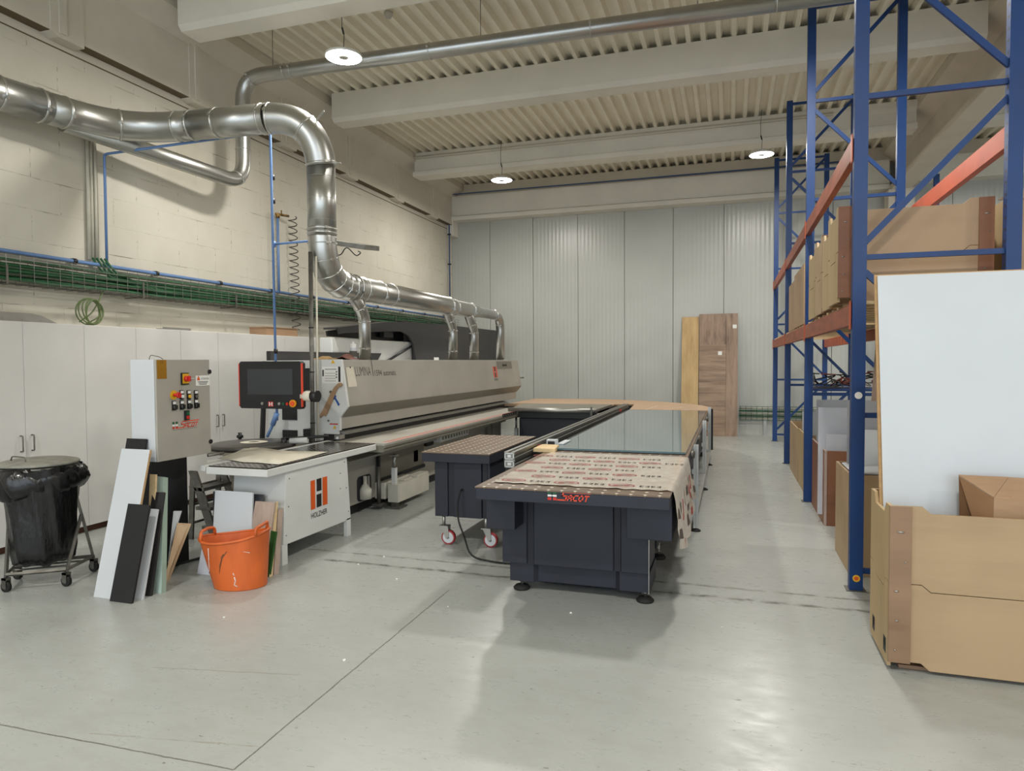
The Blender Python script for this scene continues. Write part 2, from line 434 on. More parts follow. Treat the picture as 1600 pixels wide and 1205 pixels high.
b.prism([(xg, 4.9), (xg+.35, 4.9), (xg+.35, 5.0), (xg+.23, 5.1), (xg+.23, 5.5), (xg+.45, 5.66), (xg+.45, 5.79), (xg-.1, 5.79), (xg-.1, 5.66), (xg+.12, 5.5), (xg+.12, 5.1), (xg, 5.0)], 'y', YF, YB)
struct('trim_3', b, concrete)
# cross beams
def beam(i, y, xa, xb, zb=5.36):
    b = MB()
    b.prism([(y, 5.8), (y, zb+.06), (y+.05, zb), (y+.33, zb), (y+.38, zb+.06), (y+.38, 5.8)], 'x', xa, xb)
    struct('trim_%d' % i, b, concrete_beam)
n = 4
for y in (-6.4, -3.2, 0.0, 3.2, 6.35, 9.48):
    beam(n, y, XL+.5, xg-.1); n += 1
    beam(n, y, xg+.45, XR); n += 1
for xa, xb in ((XL+.35, xg-.1), (xg+.45, XR)):
    y = 12.68
    b = MB(); b.prism([(y, 5.8), (y, 5.70), (y+.05, 5.64), (y+.05, 5.45), (y-.03, 5.42), (y-.03, 5.33), (y+.33, 5.33), (y+.33, 5.42), (y+.28, 5.45), (y+.28, 5.8)], 'x', xa, xb)
    struct('trim_%d' % n, b, concrete_beam); n += 1
b = MB(); b.box(XL, xg, 15.2, 15.5, 5.06, 5.52); b.box(XL+.12, xg, 15.16, 15.5, 4.95, 5.045); b.box(XL, XL+.16, 15.2, 15.5, 4.6, 5.06)
b.box(xg+.45, XR, 15.2, 15.5, 5.06, 5.52)
struct('trim_%d' % n, b, concrete_beam); n += 1
b = MB(); b.box(XL, XR, 15.3, 15.5, 5.52, 5.8)
struct('trim_%d' % n, b, concrete); n += 1
b = MB(); b.box(2.9, 3.35, 15.0, 15.4, 0, 4.9)
struct('trim_%d' % n, b, concrete); n += 1

# ================================================================ LAMPS
def lamp(x, y, z, label):
    t = thing('pendant_lamp', label, 'ceiling lamp', (x, y, z), 'round pendant lamps under the roof')
    b = MB(); b.lathe([(.0, .075), (.06, .075), (.07, .05), (.075, .03), (.188, .02), (.202, .008), (.202, -.008), (.193, -.012)], (x, y, z), 32)
    b.build('housing', lamp_white, t)
    b = MB(); b.lathe([(.193, -.012), (.055, -.013)], (x, y, z), 32); b.build('light_ring', lamp_glow, t)
    b = MB(); b.lathe([(.055, -.013), (.05, -.02), (.0, -.02)], (x, y, z), 20); b.build('hub', M('lamp_hub', (150, 148, 140), .5), t)
    b = MB(); b.tube(bend([(x, y, z+.07), (x+.01, y, z+.25), (x-.015, y, z+.3), (x-.02, y, z+.5), (x, y, 5.79)], .05, 4), .004, 6)
    b.build('cable', rubber, t)
    b = MB(); b.cyl((x+.004, y, z+.24), (x-.014, y, z+.31), .011, 8); b.build('connector', black_pl, t)
    L = bpy.data.lights.new('lamp_light', 'AREA'); L.shape = 'DISK'; L.size = .40; L.energy = LAMP_W; L.color = LAMP_COL; L.spread = PI
    lo = bpy.data.objects.new('lamp_light', L); COL.objects.link(lo); lo.parent = t; lo.location = (0, 0, -.022)
    return t
l1 = at(537, 88, z=4.95); l2 = at(784, 281, z=5.05); l3 = at(1190, 241, z=5.05)
lamp(l1.x, l1.y, l1.z, 'round white pendant lamp nearest the camera, in front of the small round duct')
lamp(l2.x, l2.y, l2.z, 'round white pendant lamp far back above the long machine, near the left wall')
lamp(l3.x, l3.y, l3.z, 'round white pendant lamp far back just left of the blue racking')
for x, y in ((.5, 6.6), (-4.1, .6), (.5, .6), (5.1, 12.3), (5.1, 6.6), (5.1, .6), (-4.1, -5.4), (.5, -5.4)):
    lamp(x, y, 5.0, 'round white pendant lamp out of the picture, above or behind the camera')
# smoke detector and its conduit
s = at(607, 22, z=5.78)
b = MB(); b.lathe([(0, 0), (.055, 0), (.055, -.03), (.04, -.05), (.03, -.07), (0, -.075)], (s.x, s.y, 5.80), 16)
o = b.build('smoke_detector', M('detector_plastic', (200, 198, 190), .5)); tag(o, 'small white smoke detector on the steel roof deck above the round duct', 'smoke detector')
# conduit along third cross beam
b = MB(); b.tube([(XL+.4, 12.6, 5.70), (1.6, 12.6, 5.70)], .012, 6)
b.tube([(XL+.4, 12.62, 5.66), (1.6, 12.62, 5.66)], .006, 6)
o = b.build('beam_conduit', conduit); tag(o, 'thin grey conduit running along the third cross beam, feeding the far pendant lamps', 'conduit')

# ================================================================ DUCTS
def rings(path, t, r, spots, name='clamp', w=.012):
    """raised clamps at fractions of a polyline"""
    L = [0]
    for a, c in zip(path, path[1:]): L.append(L[-1]+(Vector(c)-Vector(a)).length)
    for s in spots:
        d = s*L[-1]
        for i in range(len(path)-1):
            if L[i+1] >= d-1e-9: break
        f = (d-L[i])/max(1e-9, L[i+1]-L[i]); a, c = Vector(path[i]), Vector(path[i+1]); p = a.lerp(c, f); dr = (c-a).normalized()
        rr = r(s) if callable(r) else r
        m = MB(); m.tube([p-dr*w, p-dr*w*.5, p+dr*w*.5, p+dr*w], [rr, rr+.008, rr+.008, rr], 24)
        q = dr.cross(Vector((.3, .4, 1))).normalized(); m.obox(p-dr*.012+q*(rr+.002), dr*.024, q*.02, dr.cross(q)*.03)
        m.build(name, galv_ring, t)
t = thing('extraction_duct', 'large galvanised duct along the left wall, dropping down and running over the long machine', 'duct', (-4.02, 6.18, 2.2))
R0 = .15
run1 = [(-6.2, -8.9, 3.86), (-6.2, 4.3, 3.99), (-6.17, 4.9, 4.02)]
b = MB(); b.tube(run1, R0+.005, 28); b.build('wall_run', galv, t)
rings(run1, t, R0+.005, (.80, .88, .955, .968, .995))
e1 = bend([(-6.17, 4.9, 4.02), (-6.1, 5.75, 4.07), (-5.4, 5.90, 4.09)], .55, 8)
b = MB(); b.tube(e1, R0, 28); b.build('wall_elbow', galv, t)
rings(e1, t, R0, (.12, .5, .9))
run2 = [(-5.4, 5.90, 4.09), (-4.50, 5.985, 4.09)]
b = MB(); b.tube(run2, R0, 28); b.build('cross_run', galv, t); rings(run2, t, R0, (.03, .36, .93))
e2 = bend([(-4.50, 5.985, 4.09), (-4.03, 6.10, 4.09), (-4.02, 6.18, 3.62)], .46, 12)
b = MB(); b.tube(e2, R0, 28); b.build('upper_elbow', galv, t); rings(e2, t, R0, (.02, .5, .97))
b = MB(); b.obox(e2[8]+Vector((.08, 0, .1)), (.10, 0, .10), (0, .004, 0), (-.015, 0, .02)); b.obox(Vector((-3.89, 6.18, 3.63)), (.09, 0, 0), (0, .03, 0), (0, 0, .01)); b.build('hanger_tab', galv_ring, t)
run3 = [(-4.02, 6.18, 3.62), (-4.02, 6.18, 2.90)]
b = MB(); b.tube(run3, R0-.005, 28); b.build('vertical_run', galv, t)
m = MB()
for k in range(3): m.tube([(-4.02, 6.18, 3.50-k*.22), (-4.02, 6.18, 3.497-k*.22)], R0-.003, 28)
m.build('seam', galv_ring, t)
rings(run3, t, R0-.005, (.90, .96))
e3 = bend([(-4.02, 6.18, 2.90), (-4.02, 6.18, 2.43), (-4.02, 6.80, 2.43)], .46, 10)
b = MB(); b.tube(e3, R0-.005, 28); b.build('lower_elbow', galv, t); rings(e3, t, R0-.005, (.08, .25, .4, .55, .7, .85, .97), 'elbow_seam', .006)
run4 = [(-4.02, 6.80, 2.43), (-4.02, 9.5, 2.43), (-4.02, 9.7, 2.43), (-4.02, 10.5, 2.43), (-4.02, 10.8, 2.43), (-4.02, 11.6, 2.43)]
rad4 = [.14, .135, .115, .115, .085, .08]
b = MB(); b.tube(run4, rad4, 24); b.build('machine_run', galv, t)
rings(run4, t, lambda s: .14 if s < .57 else (.12 if s < .76 else .088), (.03, .11, .17, .545, .60, .74, .80, .99))
d4 = bend([(-4.02, 11.6, 2.43), (-4.02, 11.9, 2.43), (-4.02, 11.9, 1.64)], .26, 6)
b = MB(); b.tube(d4, .078, 18); b.build('drop_pipe', galv, t); rings(d4, t, .078, (.35,), 'clamp', .008)
for (y, r) in ((7.02, .068), (9.65, .068), (10.55, .075)):
    d = bend([(-4.02, y-.30, 2.40), (-4.02, y, 2.14), (-4.02, y, 1.62)], .12, 4)
    b = MB(); b.tube(d, r, 18); b.build('drop_pipe', galv, t); rings(d, t, r, (.28, .5, .85), 'clamp', .008)

t = thing('round_duct', 'smaller galvanised duct rising beside the left wall, crossing the roof behind the nearest lamp', 'duct', (-5.9, 7.2, 3.9))
s0 = at(185, 214, x=-6.2); s1 = at(372, 282, x=-5.95); xx, yy = s1.x, s1.y
path = bend([(-6.2, 5.1, 3.95), (s1.x, s1.y+.1, s1.z-.02), (s1.x, s1.y+.12, 5.22)], .26, 8)
p2 = at(700, 69, z=5.24); p3 = at(1047, 12.5, z=5.24)
dr = (p3-p2).normalized(); dr.z = 0
yy = s1.y+.12; 
endp = Vector((3.0, yy+.03*(3.0-s1.x), 5.24))
path = bend([(-6.2, 5.1, 3.95), (s1.x, yy-.02, s1.z-.02), (s1.x, yy, 5.24), endp], .30, 8)
b = MB(); b.tube(path, .09, 22); b.build('pipe', galv, t)
L = [0]
for a, c in zip(path, path[1:]): L.append(L[-1]+(Vector(c)-Vector(a)).length)
rings(path, t, .09, [d/L[-1] for d in (2.2, 2.62, 3.1, 3.55, 4.05, 4.15, 6.0, 7.9, 9.8, 11.2)], 'clamp', .006)
for dx in (.45, 3.2, 5.6):
    m = MB(); m.cyl((s1.x+dx, yy+.03*dx, 5.33), (s1.x+dx, yy+.03*dx, 5.8), .004, 6); m.build('hanger_rod', steel, t)

# ================================================================ LEFT WALL SERVICES
# blue compressed-air pipe
t = thing('air_pipe', 'light blue air pipe along the left wall just above the green cables, with risers', 'pipe', (-6.40, 5, 2.65))
b = MB(); b.tube([(-6.40, YF+.1, 2.65), (-6.40, 15.0, 2.65)], .022, 10); b.build('main_pipe', blue_pipe, t)
A = at(163, 241, x=-6.38); A0 = at(167, 413, x=-6.38)
B_ = at(425, 207, y=6.25); 
b = MB(); b.tube(bend([(-6.38, A0.y, 2.65), (-6.38, A.y, A.z), (B_.x, 6.22, B_.z), (B_.x, 6.25, .98)], .03, 2), .014, 8); b.build('riser', blue_pipe, t)
q = at(427, 382, y=6.25); q.x = B_.x
b = MB(); b.tube([(q.x, 6.25, q.z), (-4.18, 6.2, q.z)], .012, 8); b.cyl((q.x, 6.25, q.z-.03), (q.x, 6.25, q.z+.03), .02, 10); b.build('branch', blue_pipe, t)
b = MB(); b.tube([(-6.39, 8.67, 2.65), (-6.39, 8.67, 3.74)], .018, 8); b.build('stub', blue_pipe, t)
b = MB(); b.cyl((q.x, 6.25, 1.06), (q.x-.05, 6.24, .93), .028, 10); b.cyl((q.x-.05, 6.24, .93), (q.x-.11, 6.22, .80), .016, 8); b.build('valve', blue_pipe, t)
for y in [2.2+k*1.05 for k in range(13)]:
    b = MB(); b.cyl((-6.40, y-.02, 2.65), (-6.40, y+.02, 2.65), .03, 10); b.box(-6.46, -6.39, y-.015, y+.015, 2.64, 2.68); b.build('bracket', black_pl, t)
for z in (3.55, 3.3, 1.7):
    b = MB(); b.cyl((q.x, 6.25, z), (q.x, 6.25, z+.05), .022, 10); b.build('bracket', black_pl, t)
t = thing('corner_pipe', 'thin dark blue pipe in the far left corner and along the far beam', 'pipe', (-6.4, 15.3, 3))
b = MB(); b.tube([(-6.36, 15.1, 1.2), (-6.36, 15.1, 5.545), (2.4, 15.16, 5.545)], .02, 8); b.build('pipe', M('dark_blue_pipe', (66, 88, 130), .4), t)
for z in (2.2, 3.1, 3.9, 4.6):
    b = MB(); b.box(-6.40, -6.33, 15.08, 15.14, z, z+.03); b.build('bracket', black_pl, t)
# spiral air hose on a brass tap
t = thing('spiral_air_hose', 'coiled grey air hose hanging from a brass tap on the left wall', 'hose', (-6.3, 8.8, 2.1))
pts = []
for k in range(0, 17*10+1):
    a = 2*PI*k/10; pts.append((-6.30+.055*math.cos(a), 8.90+.075*math.sin(a)+.06*k/170, 3.80-1.70*k/170))
b = MB(); b.tube(pts, .008, 6); b.build('hose', spiral_m, t)
b = MB(); b.cyl((-6.39, 8.67, 3.74), (-6.39, 8.67, 3.81), .03, 10); b.cyl((-6.39, 8.62, 3.79), (-6.33, 8.85, 3.80), .018, 8); b.cyl((-6.36, 8.72, 3.8), (-6.36, 8.72, 3.86), .01, 6); b.build('brass_tap', brass, t)
# three grey conduits
for k, px in enumerate((136, 141, 147)):
    p = at(px, 300, x=-6.44)
    b = MB(); b.tube([(-6.43, p.y, 2.70), (-6.43, p.y+.01, 3.98)], .018, 8)
    o = b.build('wall_conduit', conduit); tag(o, ['left', 'middle', 'right'][k]+' one of the three grey conduits rising from the cable tray to the large duct', 'conduit', 'grey conduits on the left wall')
# cable tray with green cables
t = thing('cable_tray', 'wire mesh cable tray full of green cables along the left wall', 'cable tray', (-6.35, 5, 2.3))
b = MB()
for (x, z) in ((-6.44, 2.36), (-6.33, 2.34), (-6.24, 2.34), (-6.20, 2.36), (-6.20, 2.42), (-6.20, 2.48), (-6.20, 2.54), (-6.20, 2.60)):
    b.tube([(x, YF+.1, z), (x, 15.3, z)], .0035, 4)
y = 1.0
while y < 15.3:
    b.tube([(-6.45, y, 2.60), (-6.44, y, 2.34), (-6.20, y, 2.34), (-6.20, y, 2.60)], .003, 4); y += .13
b.build('wire_basket', steel, t)
rnd = random.Random(3)
for k in range(14):
    x0 = -6.225-.018*(k % 7)*1.6; z0 = 2.375+.07*(k//7)+.15*((k*5 % 7)/7)
    pts = [(x0+rnd.uniform(-.006, .006), -2+i*.7, z0+rnd.uniform(-.012, .012)) for i in range(25)]
    b = MB(); b.tube(pts, .013 if k % 3 else .018, 6); b.build('cable', green_cable, t)
for y in [1.5+k*1.5 for k in range(10)]:
    b = MB(); b.box(-6.45, -6.20, y, y+.02, 2.325, 2.335); b.box(-6.195, -6.19, y, y+.02, 2.325, 2.50); b.build('tray_bracket', steel, t)
b = MB()
for k in range(4): b.tube(bend([(-6.42+.02*k, 5.58+.03*k, 2.72), (-6.36+.02*k, 5.66+.04*k, 2.55), (-6.22, 6.1+.1*k, 2.42), (-6.21, 7.4, 2.40)], .1, 4), .012, 6)
b.build('feeder_cable', green_cable, t)
t = thing('cable_coil', 'coil of spare green cable resting on top of the white cabinets', 'cable coil', (-6.2, 5.34, 1.98))
b = MB()
for k in range(5):
    pts = []
    for i in range(28):
        a = 2*PI*i/28; rr = .135-.004*k
        pts.append((-6.2+.03*math.cos(a+k)+.012*k, 5.34+rr*.98*math.cos(a)*(1-.05*k), 2.13+rr*math.sin(a)))
    b.tube(pts, .007, 6, closed=True)
b.tube(bend([(-6.2, 5.22, 2.02), (-6.19, 5.36, 2.12), (-6.2, 5.45, 2.25), (-6.24, 5.55, 2.38)], .05, 3), .007, 6)
b.tube(bend([(-6.19, 5.28, 2.0), (-6.17, 5.46, 2.1), (-6.2, 5.42, 2.24)], .08, 3), .007, 6)
b.build('loops', olive_cable, t)

# ================================================================ WHITE CABINETS
XC = -5.81
seams = [at(p, 600, x=XC).y for p in (38, 133.5, 214, 284, 342, 396, 446, 496)]
w = .60
edges = [seams[0]-5*w, seams[0]-3*w, seams[0]-w, seams[1], seams[3]]
units = [(seams[0]-5*w, seams[0]-4*w, seams[0]-3*w), (seams[0]-3*w, seams[0]-2*w, seams[0]-w), (seams[0]-w, seams[0], seams[1]), (seams[1], seams[2], seams[3]), (seams[3], seams[4], seams[5]), (seams[5], seams[6], seams[7])]
labs = ['white tall double cabinet mostly out of the picture at far left, further from the machine', 'white tall double cabinet at the left picture edge', 'white tall double cabinet behind the bin with two dark handles above the bin lid', 'white tall double cabinet behind the control cabinet, no handle in view', 'white tall double cabinet between control cabinet and touch screen, with two dark handles', 'white tall double cabinet furthest from the camera, behind the touch screen']
for i, (a, m_, c) in enumerate(units):
    t = thing('tall_cabinet', labs[i], 'cabinet', (-6.1, (a+c)/2, 0), 'white tall cabinets along the left wall')
    b = MB(); b.box(-6.40, XC-.022, a+.001, c-.001, .06, 1.97); b.build('body', white_lam, t, .002)
    b = MB(); b.box(-6.38, XC-.05, a, c, 0, .06); b.build('plinth', plinth_m, t)
    for (q0, q1, hy) in ((a, m_, m_-.05), (m_, c, m_+.05)):
        b = MB(); b.box(XC-.02, XC, q0+.002, q1-.002, .065, 1.965); d = b.build('door', white_lam, t, .0015)
        if i in (0, 1, 2, 4):
            b = MB(); b.tube(bend([(XC, hy, .985), (XC+.03, hy, .985), (XC+.03, hy, .85), (XC, hy, .85)], .006, 2), .006, 8); b.build('handle', steel, d)
# things on top of cabinets
a = at(413, 510, x=-5.9); c = at(465, 510, x=-5.9)
b = MB(); b.box(-6.15, -5.88, 7.70, 8.38, 1.972, 2.075); b.box(-6.16, -5.87, 7.69, 8.39, 2.075, 2.085)
o = b.build('cardboard_box', cardboard); tag(o, 'flat brown cardboard box on top of the white cabinets below the coiled hose', 'box')
b = MB(); b.prism([(3.1, 1.97), (4.75, 1.97), (4.6, 2.035), (4.5, 2.05), (3.1, 2.05)], 'x', -5.92, -5.90); b.prism([(3.1, 1.97), (4.75, 1.97), (4.75, 1.975), (3.1, 1.975)], 'x', -6.05, -5.90)
for k in range(8): b.cyl((-5.899, 3.4+.17*k, 1.995), (-5.895, 3.4+.17*k, 1.995), .008, 8)
o = b.build('metal_bracket', alu); tag(o, 'grey metal angle strip lying on the nearest white cabinets', 'metal strip')
b = MB(); b.box(-6.0, -5.9, 5.98, 6.38, 1.972, 1.985); b.box(-5.91, -5.9, 5.98, 6.38, 1.985, 2.0)
o = b.build('metal_rail', alu); tag(o, 'short grey metal rail on top of the cabinets above the control cabinet', 'metal strip')
# ================================================================ LONG EDGE MACHINE
HY0, HY1 = 6.15, 12.18
t = thing('edge_banding_machine', 'long pale grey machine with slanted hood, white end panel and black touch screen', 'machine', (-4.0, 9, 0))
EB = t
b = MB()
hood = [(-4.145, 1.627), (-4.145, .90), (-3.81, .915), (-3.81, 1.045), (-3.71, 1.15), (-3.78, 1.627)]
b.prism(hood, 'y', HY0, HY1); b.build('hood', mach_grey, t, .004)
b = MB(); b.prism([(-3.80, 1.045), (-3.705, 1.15), (-3.702, 1.15), (-3.797, 1.042)], 'y', HY0+.01, HY1-.01); b.build('hood_bevel_strip', mach_dkgrey, t)
b = MB()
b.prism([(-4.13, 1.632), (-4.13, .78), (-4.0, .80), (-4.0, .865), (-3.825, .865), (-3.825, .905), (-3.80, .905), (-3.80, 1.04), (-3.705, 1.15), (-3.775, 1.632)], 'y', HY0-.035, HY0)
EPANEL = b.build('end_panel', mach_white, t, .004)
b = MB(); b.box(-4.0, -3.83, HY0-.03, HY0+.1, .80, .86); b.build('pressure_beam_end', black_pl, t)
b = MB(); b.box(-3.86, -3.80, HY0-.05, HY0+.05, .815, .86); b.cyl((-3.83, HY0-.05, .835), (-3.80, HY0-.09, .835), .015, 8); b.build('clamp_bracket', alu, t)
# far end: dark badge, handle
p = at(776, 564, x=-3.78); q = at(800, 577, x=-3.77)
up = Vector((-.07, 0, .477)).normalized()
def on_hood(px, py): # point on the slanted upper hood face
    d = at(px, py, x=-3.75)-EYE; nrm = Y.cross(up); P0 = Vector((-3.78, 0, 1.627))
    return EYE+d*((P0-EYE).dot(nrm)/d.dot(nrm))
b = MB(); o_ = on_hood(777, 577); w_ = on_hood(800, 575).y-o_.y; h_ = (on_hood(777, 565)-o_).dot(up)
decal(b, o_, Y, up, rect(0, 0, w_, h_), 0, .002); decal(b, o_, Y, up, rect(w_*.38, h_*.4, w_*.62, h_*.6), 1, .003)
decal(b, o_, Y, up, rect(w_*.36, h_*.32, w_*.41, h_*.68), 1, .003); decal(b, o_, Y, up, rect(w_*.59, h_*.32, w_*.64, h_*.68), 1, .003)
b.build('dark_badge', [mach_dkgrey, black_print], t)
o_ = on_hood(772, 590); w_ = .19; b = MB(); h_ = (on_hood(770, 573)-o_).dot(up)
decal(b, o_, Y, up, rect(0, 0, w_*.3, h_), 0); decal(b, o_, Y, up, rect(w_*.68, 0, w_, h_), 0); decal(b, o_, Y, up, rect(w_*.36, 0, w_*.62, h_*.44), 1); decal(b, o_, Y, up, rect(w_*.36, h_*.56, w_*.62, h_), 1)
b.build('maker_mark', [redorange, black_print], t)
text('maker_name', 'HOLZHER', o_-up*.055, Y, up, .04, black_print, t, w_)
b = MB(); b.cyl((-3.72, HY1, 1.30), (-3.70, HY1+.10, 1.30), .014, 8); b.build('hood_handle', steel, t)
# wording on the hood
o1 = on_hood(556, 588); o2 = on_hood(580, 586); o3 = on_hood(586, 587.5); o4 = on_hood(599.5, 587); o5 = on_hood(619, 586.5)
text('lettering', 'LUMINA', o1, Y, up, .10, grey_print, t, (o2-o1).y)
b = MB(); oo = on_hood(582.5, 585); decal(b, oo, Y, up, rect(0, -.02, .012, .20)); b.build('lettering_rule', black_print, t)
text('lettering', '1594', o3, Y, up, .065, black_print, t, (on_hood(597, 587)-o3).y)
text('lettering', 'automatic', o4, Y, up, .06, black_print, t, (o5-o4).y)
# knife gap and bed
b = MB(); b.box(-4.3, -3.84, HY0+.05, HY1-.6, .70, .90); b.build('pressure_beam', black_pl, t)
b = MB(); b.prism([(-3.84, .89), (-3.80, .89), (-3.76, .862), (-3.84, .862)], 'y', HY0+.02, HY1-.6); b.build('knife_rail', alu, t)
EX = -3.25; Z1 = at(592, 710, x=EX).z; ye = at(831, 636, x=EX).y
b = MB(); b.box(-3.84, EX, 6.03, ye, .775, .80); b.build('bed_top', mach_grey, t, .003)
b = MB(); b.prism([(-3.6, .775), (-3.6, Z1), (EX-.02, Z1), (EX, Z1+.02), (EX, (.775+Z1)/2-.012), (EX-.02, (.775+Z1)/2), (EX, (.775+Z1)/2+.012), (EX, .775)], 'y', 6.035, ye); b.build('bed_apron', mach_dkgrey, t)
b = MB(); p = at(668, 612+40, z=.8)
ys = 6.12
while ys < ye-.3:
    decal(b, (EX-.045, ys, .80), Y, -X, rect(0, 0, .012, .03)); decal(b, (EX-.045, ys+.02, .80), Y, -X, rect(0, 0, .006, .018)); ys += .04
decal(b, (EX-.008, 6.12, .80), Y, -X, rect(0, 0, ye-6.4, .012)); decal(b, (EX-.05, 6.12, .80), Y, -X, rect(0, 0, ye-6.4, .006))
b.build('measuring_scale', redorange, t)
b = MB()
for px, py in ((610, 678), (652, 668), (680, 660), (712, 654)):
    p = at(px-2, py, z=.8); decal(b, p, Y, -X, rect(0, 0, .07, .015)); decal(b, p, Y, -X, rect(.03, -.03, .05, .0))
b.build('bed_stud_mark', mach_dkgrey, t)
b = MB(); p = at(785, 655, x=EX); 
for k in range(6): b.cyl((EX-.001, p.y+.05+.11*k, Z1+.08), (EX+.004, p.y+.05+.11*k, Z1+.08), .012, 8, 1)
b.box(EX, EX+.002, p.y, p.y+.72, Z1+.055, Z1+.105, 0); b.build('hole_strip', [black_pl, alu], t)
# base
b = MB(); b.box(-4.5, -3.75, 6.05, 11.1, .11, .72); b.box(-4.45, -3.80, 6.1, 11.0, .0, .11, 1); b.build('base', [mach_grey, black_pl], t, .004)
b = MB(); b.prism([(-3.75, .62), (-3.66, .60), (-3.66, .58), (-3.75, .56)], 'y', 6.05, 11.1); b.build('base_ledge', mach_grey, t)
def rrect(cy, cz, w, h, r, n=4):
    out = []
    for (sy, sz, a0) in ((1, -1, -PI/2), (1, 1, 0), (-1, 1, PI/2), (-1, -1, PI)):
        for k in range(n+1):
            a = a0+PI/2*k/n; out.append((cy+sy*(w/2-r)+r*math.cos(a), cz+sz*(h/2-r)+r*math.sin(a)))
    return out
A_ = at(557, 790, x=-3.75); B_ = at(580, 735, x=-3.75)
b = MB(); b.prism(rrect((A_.y+B_.y)/2, (A_.z+B_.z)/2, abs(B_.y-A_.y)*.92, abs(B_.z-A_.z)*.82, .05), 'x', -3.755, -3.746)
b.build('open_window', anthr_dark, t)
b = MB(); cy = (A_.y+B_.y)/2; b.lathe([(.0, 0), (.07, 0), (.07, .10), (.02, .16), (.02, .24), (0, .24)], (-3.72, cy-.03, A_.z+.05), 12); b.build('filter_bottle', beigepaint, t)
b = MB(); b.box(-3.745, -3.735, cy+.06, cy+.10, A_.z+.06, B_.z-.05); b.build('inner_column', mach_grey, t)
A_ = at(590, 757, x=-3.74); B_ = at(640, 722, x=-3.74)
b = MB(); b.box(-3.748, -3.735, A_.y, B_.y+.4, .30, .56); b.build('side_hatch', mach_dkgrey, t)
b = MB(); b.box(-3.735, -3.70, A_.y-.03, A_.y, .28, .58); b.box(-3.735, -3.72, A_.y, B_.y+.4, .26, .30); b.build('hatch_frame', black_pl, t)
b = MB(); b.cyl((-3.66, A_.y-.12, .05), (-3.66, A_.y-.12, .46), .022, 10); b.box(-3.72, -3.6, A_.y-.18, A_.y-.06, .04, .055); b.build('hose_riser', steel, t)
A_ = at(645, 722, x=-3.75)
b = MB(); b.box(-3.75, -3.735, A_.y, A_.y+.12, .36, .50); b.build('connector_socket', black_pl, t)
b = MB(); b.box(-3.75, -3.70, A_.y+.32, A_.y+.52, .52, .66); b.build('limit_switch', black_pl, t)
A_ = at(659, 692, x=-3.748); b = MB(); decal(b, (-3.748, A_.y, A_.z-.06), Y, Z, [(0, 0), (.10, 0), (.05, .09)]); b.build('warning_sign', yellow, t)
for (px0, px1, z0, z1) in ((590, 618, .10, .30),):
    b = MB(); b.box(-3.75, -3.62, 6.72, 7.35, .09, .27); b.build('lower_box', beigepaint, t, .006)
b = MB(); b.box(-3.59, -3.46, 6.72, 7.52, .06, .26); b.build('lift_box', beigepaint, t, .006)
b = MB(); b.box(-3.60, -3.42, 6.66, 6.86, 0, .02); b.box(-3.55, -3.49, 6.72, 6.80, .02, .06); b.build('lift_foot', steel, t)
b = MB(); b.box(-3.555, -3.505, 6.74, 6.79, .26, .44); b.build('lift_post', mach_white, t, .003)
b = MB(); b.cyl((-3.53, 6.765, .44), (-3.53, 6.765, .58), .018, 10); b.box(-3.57, -3.49, 6.73, 6.80, .565, .585); b.build('lift_piston', alu, t)
b = MB(); b.box(-3.57, -3.46, 7.2, 7.5, .26, .29); b.box(-3.56, -3.50, 6.95, 7.15, .26, .275); b.build('lift_cover', beigepaint, t, .004)
A_ = at(700, 680, x=-3.7)
b = MB(); b.box(-3.78, -3.60, 8.2, 9.2, .55, .68); b.build('cable_duct', mach_white, t, .004)
b = MB()
for k in range(10): b.box(-3.60, -3.595, 8.25+.095*k, 8.29+.095*k, .58, .66)
b.build('duct_slots', mach_dkgrey, t)
b = MB(); b.box(-3.40, -3.34, ye-.55, ye-.49, 0, .5); b.build('bed_leg', mach_white, t, .003)
b = MB(); b.cyl((-3.37, ye-.52, .5), (-3.37, ye-.52, Z1), .018, 8); b.build('bed_leg_piston', alu, t)
b = MB(); b.box(-3.7, -3.64, ye-1.0, ye-.93, .15, .6); b.build('rear_upright', mach_dkgrey, t)
# rear body seen left of the pole
b = MB(); b.box(-4.93, -4.14, 6.45, 12.1, .08, 1.30); b.build('rear_body', mach_white, t, .004)
b = MB(); b.box(-4.93, -4.145, 6.40, 12.1, 1.54, 1.625); b.build('rear_top', mach_white, t, .004)
b = MB(); b.box(-4.55, -4.16, 6.44, 12.0, 1.30, 1.54); b.build('rear_recess', black_pl, t)
b = MB(); w0, w1, w2, w3 = at(441, 656, y=6.43), at(463, 656, y=6.43), at(441, 686, y=6.43), at(441, 672, y=6.43); b.box(w0.x, w1.x, 6.43, 6.452, w0.z, 1.28); b.box(w0.x, w1.x, 6.43, 6.452, w2.z, w3.z); b.build('black_opening', black_pl, t)
b = MB(); b.prism([(-4.99, .76), (-4.965, .76), (-4.91, 1.62), (-4.93, 1.62)], 'y', 6.38, 6.44); b.build('black_frame_bar', black_pl, t)
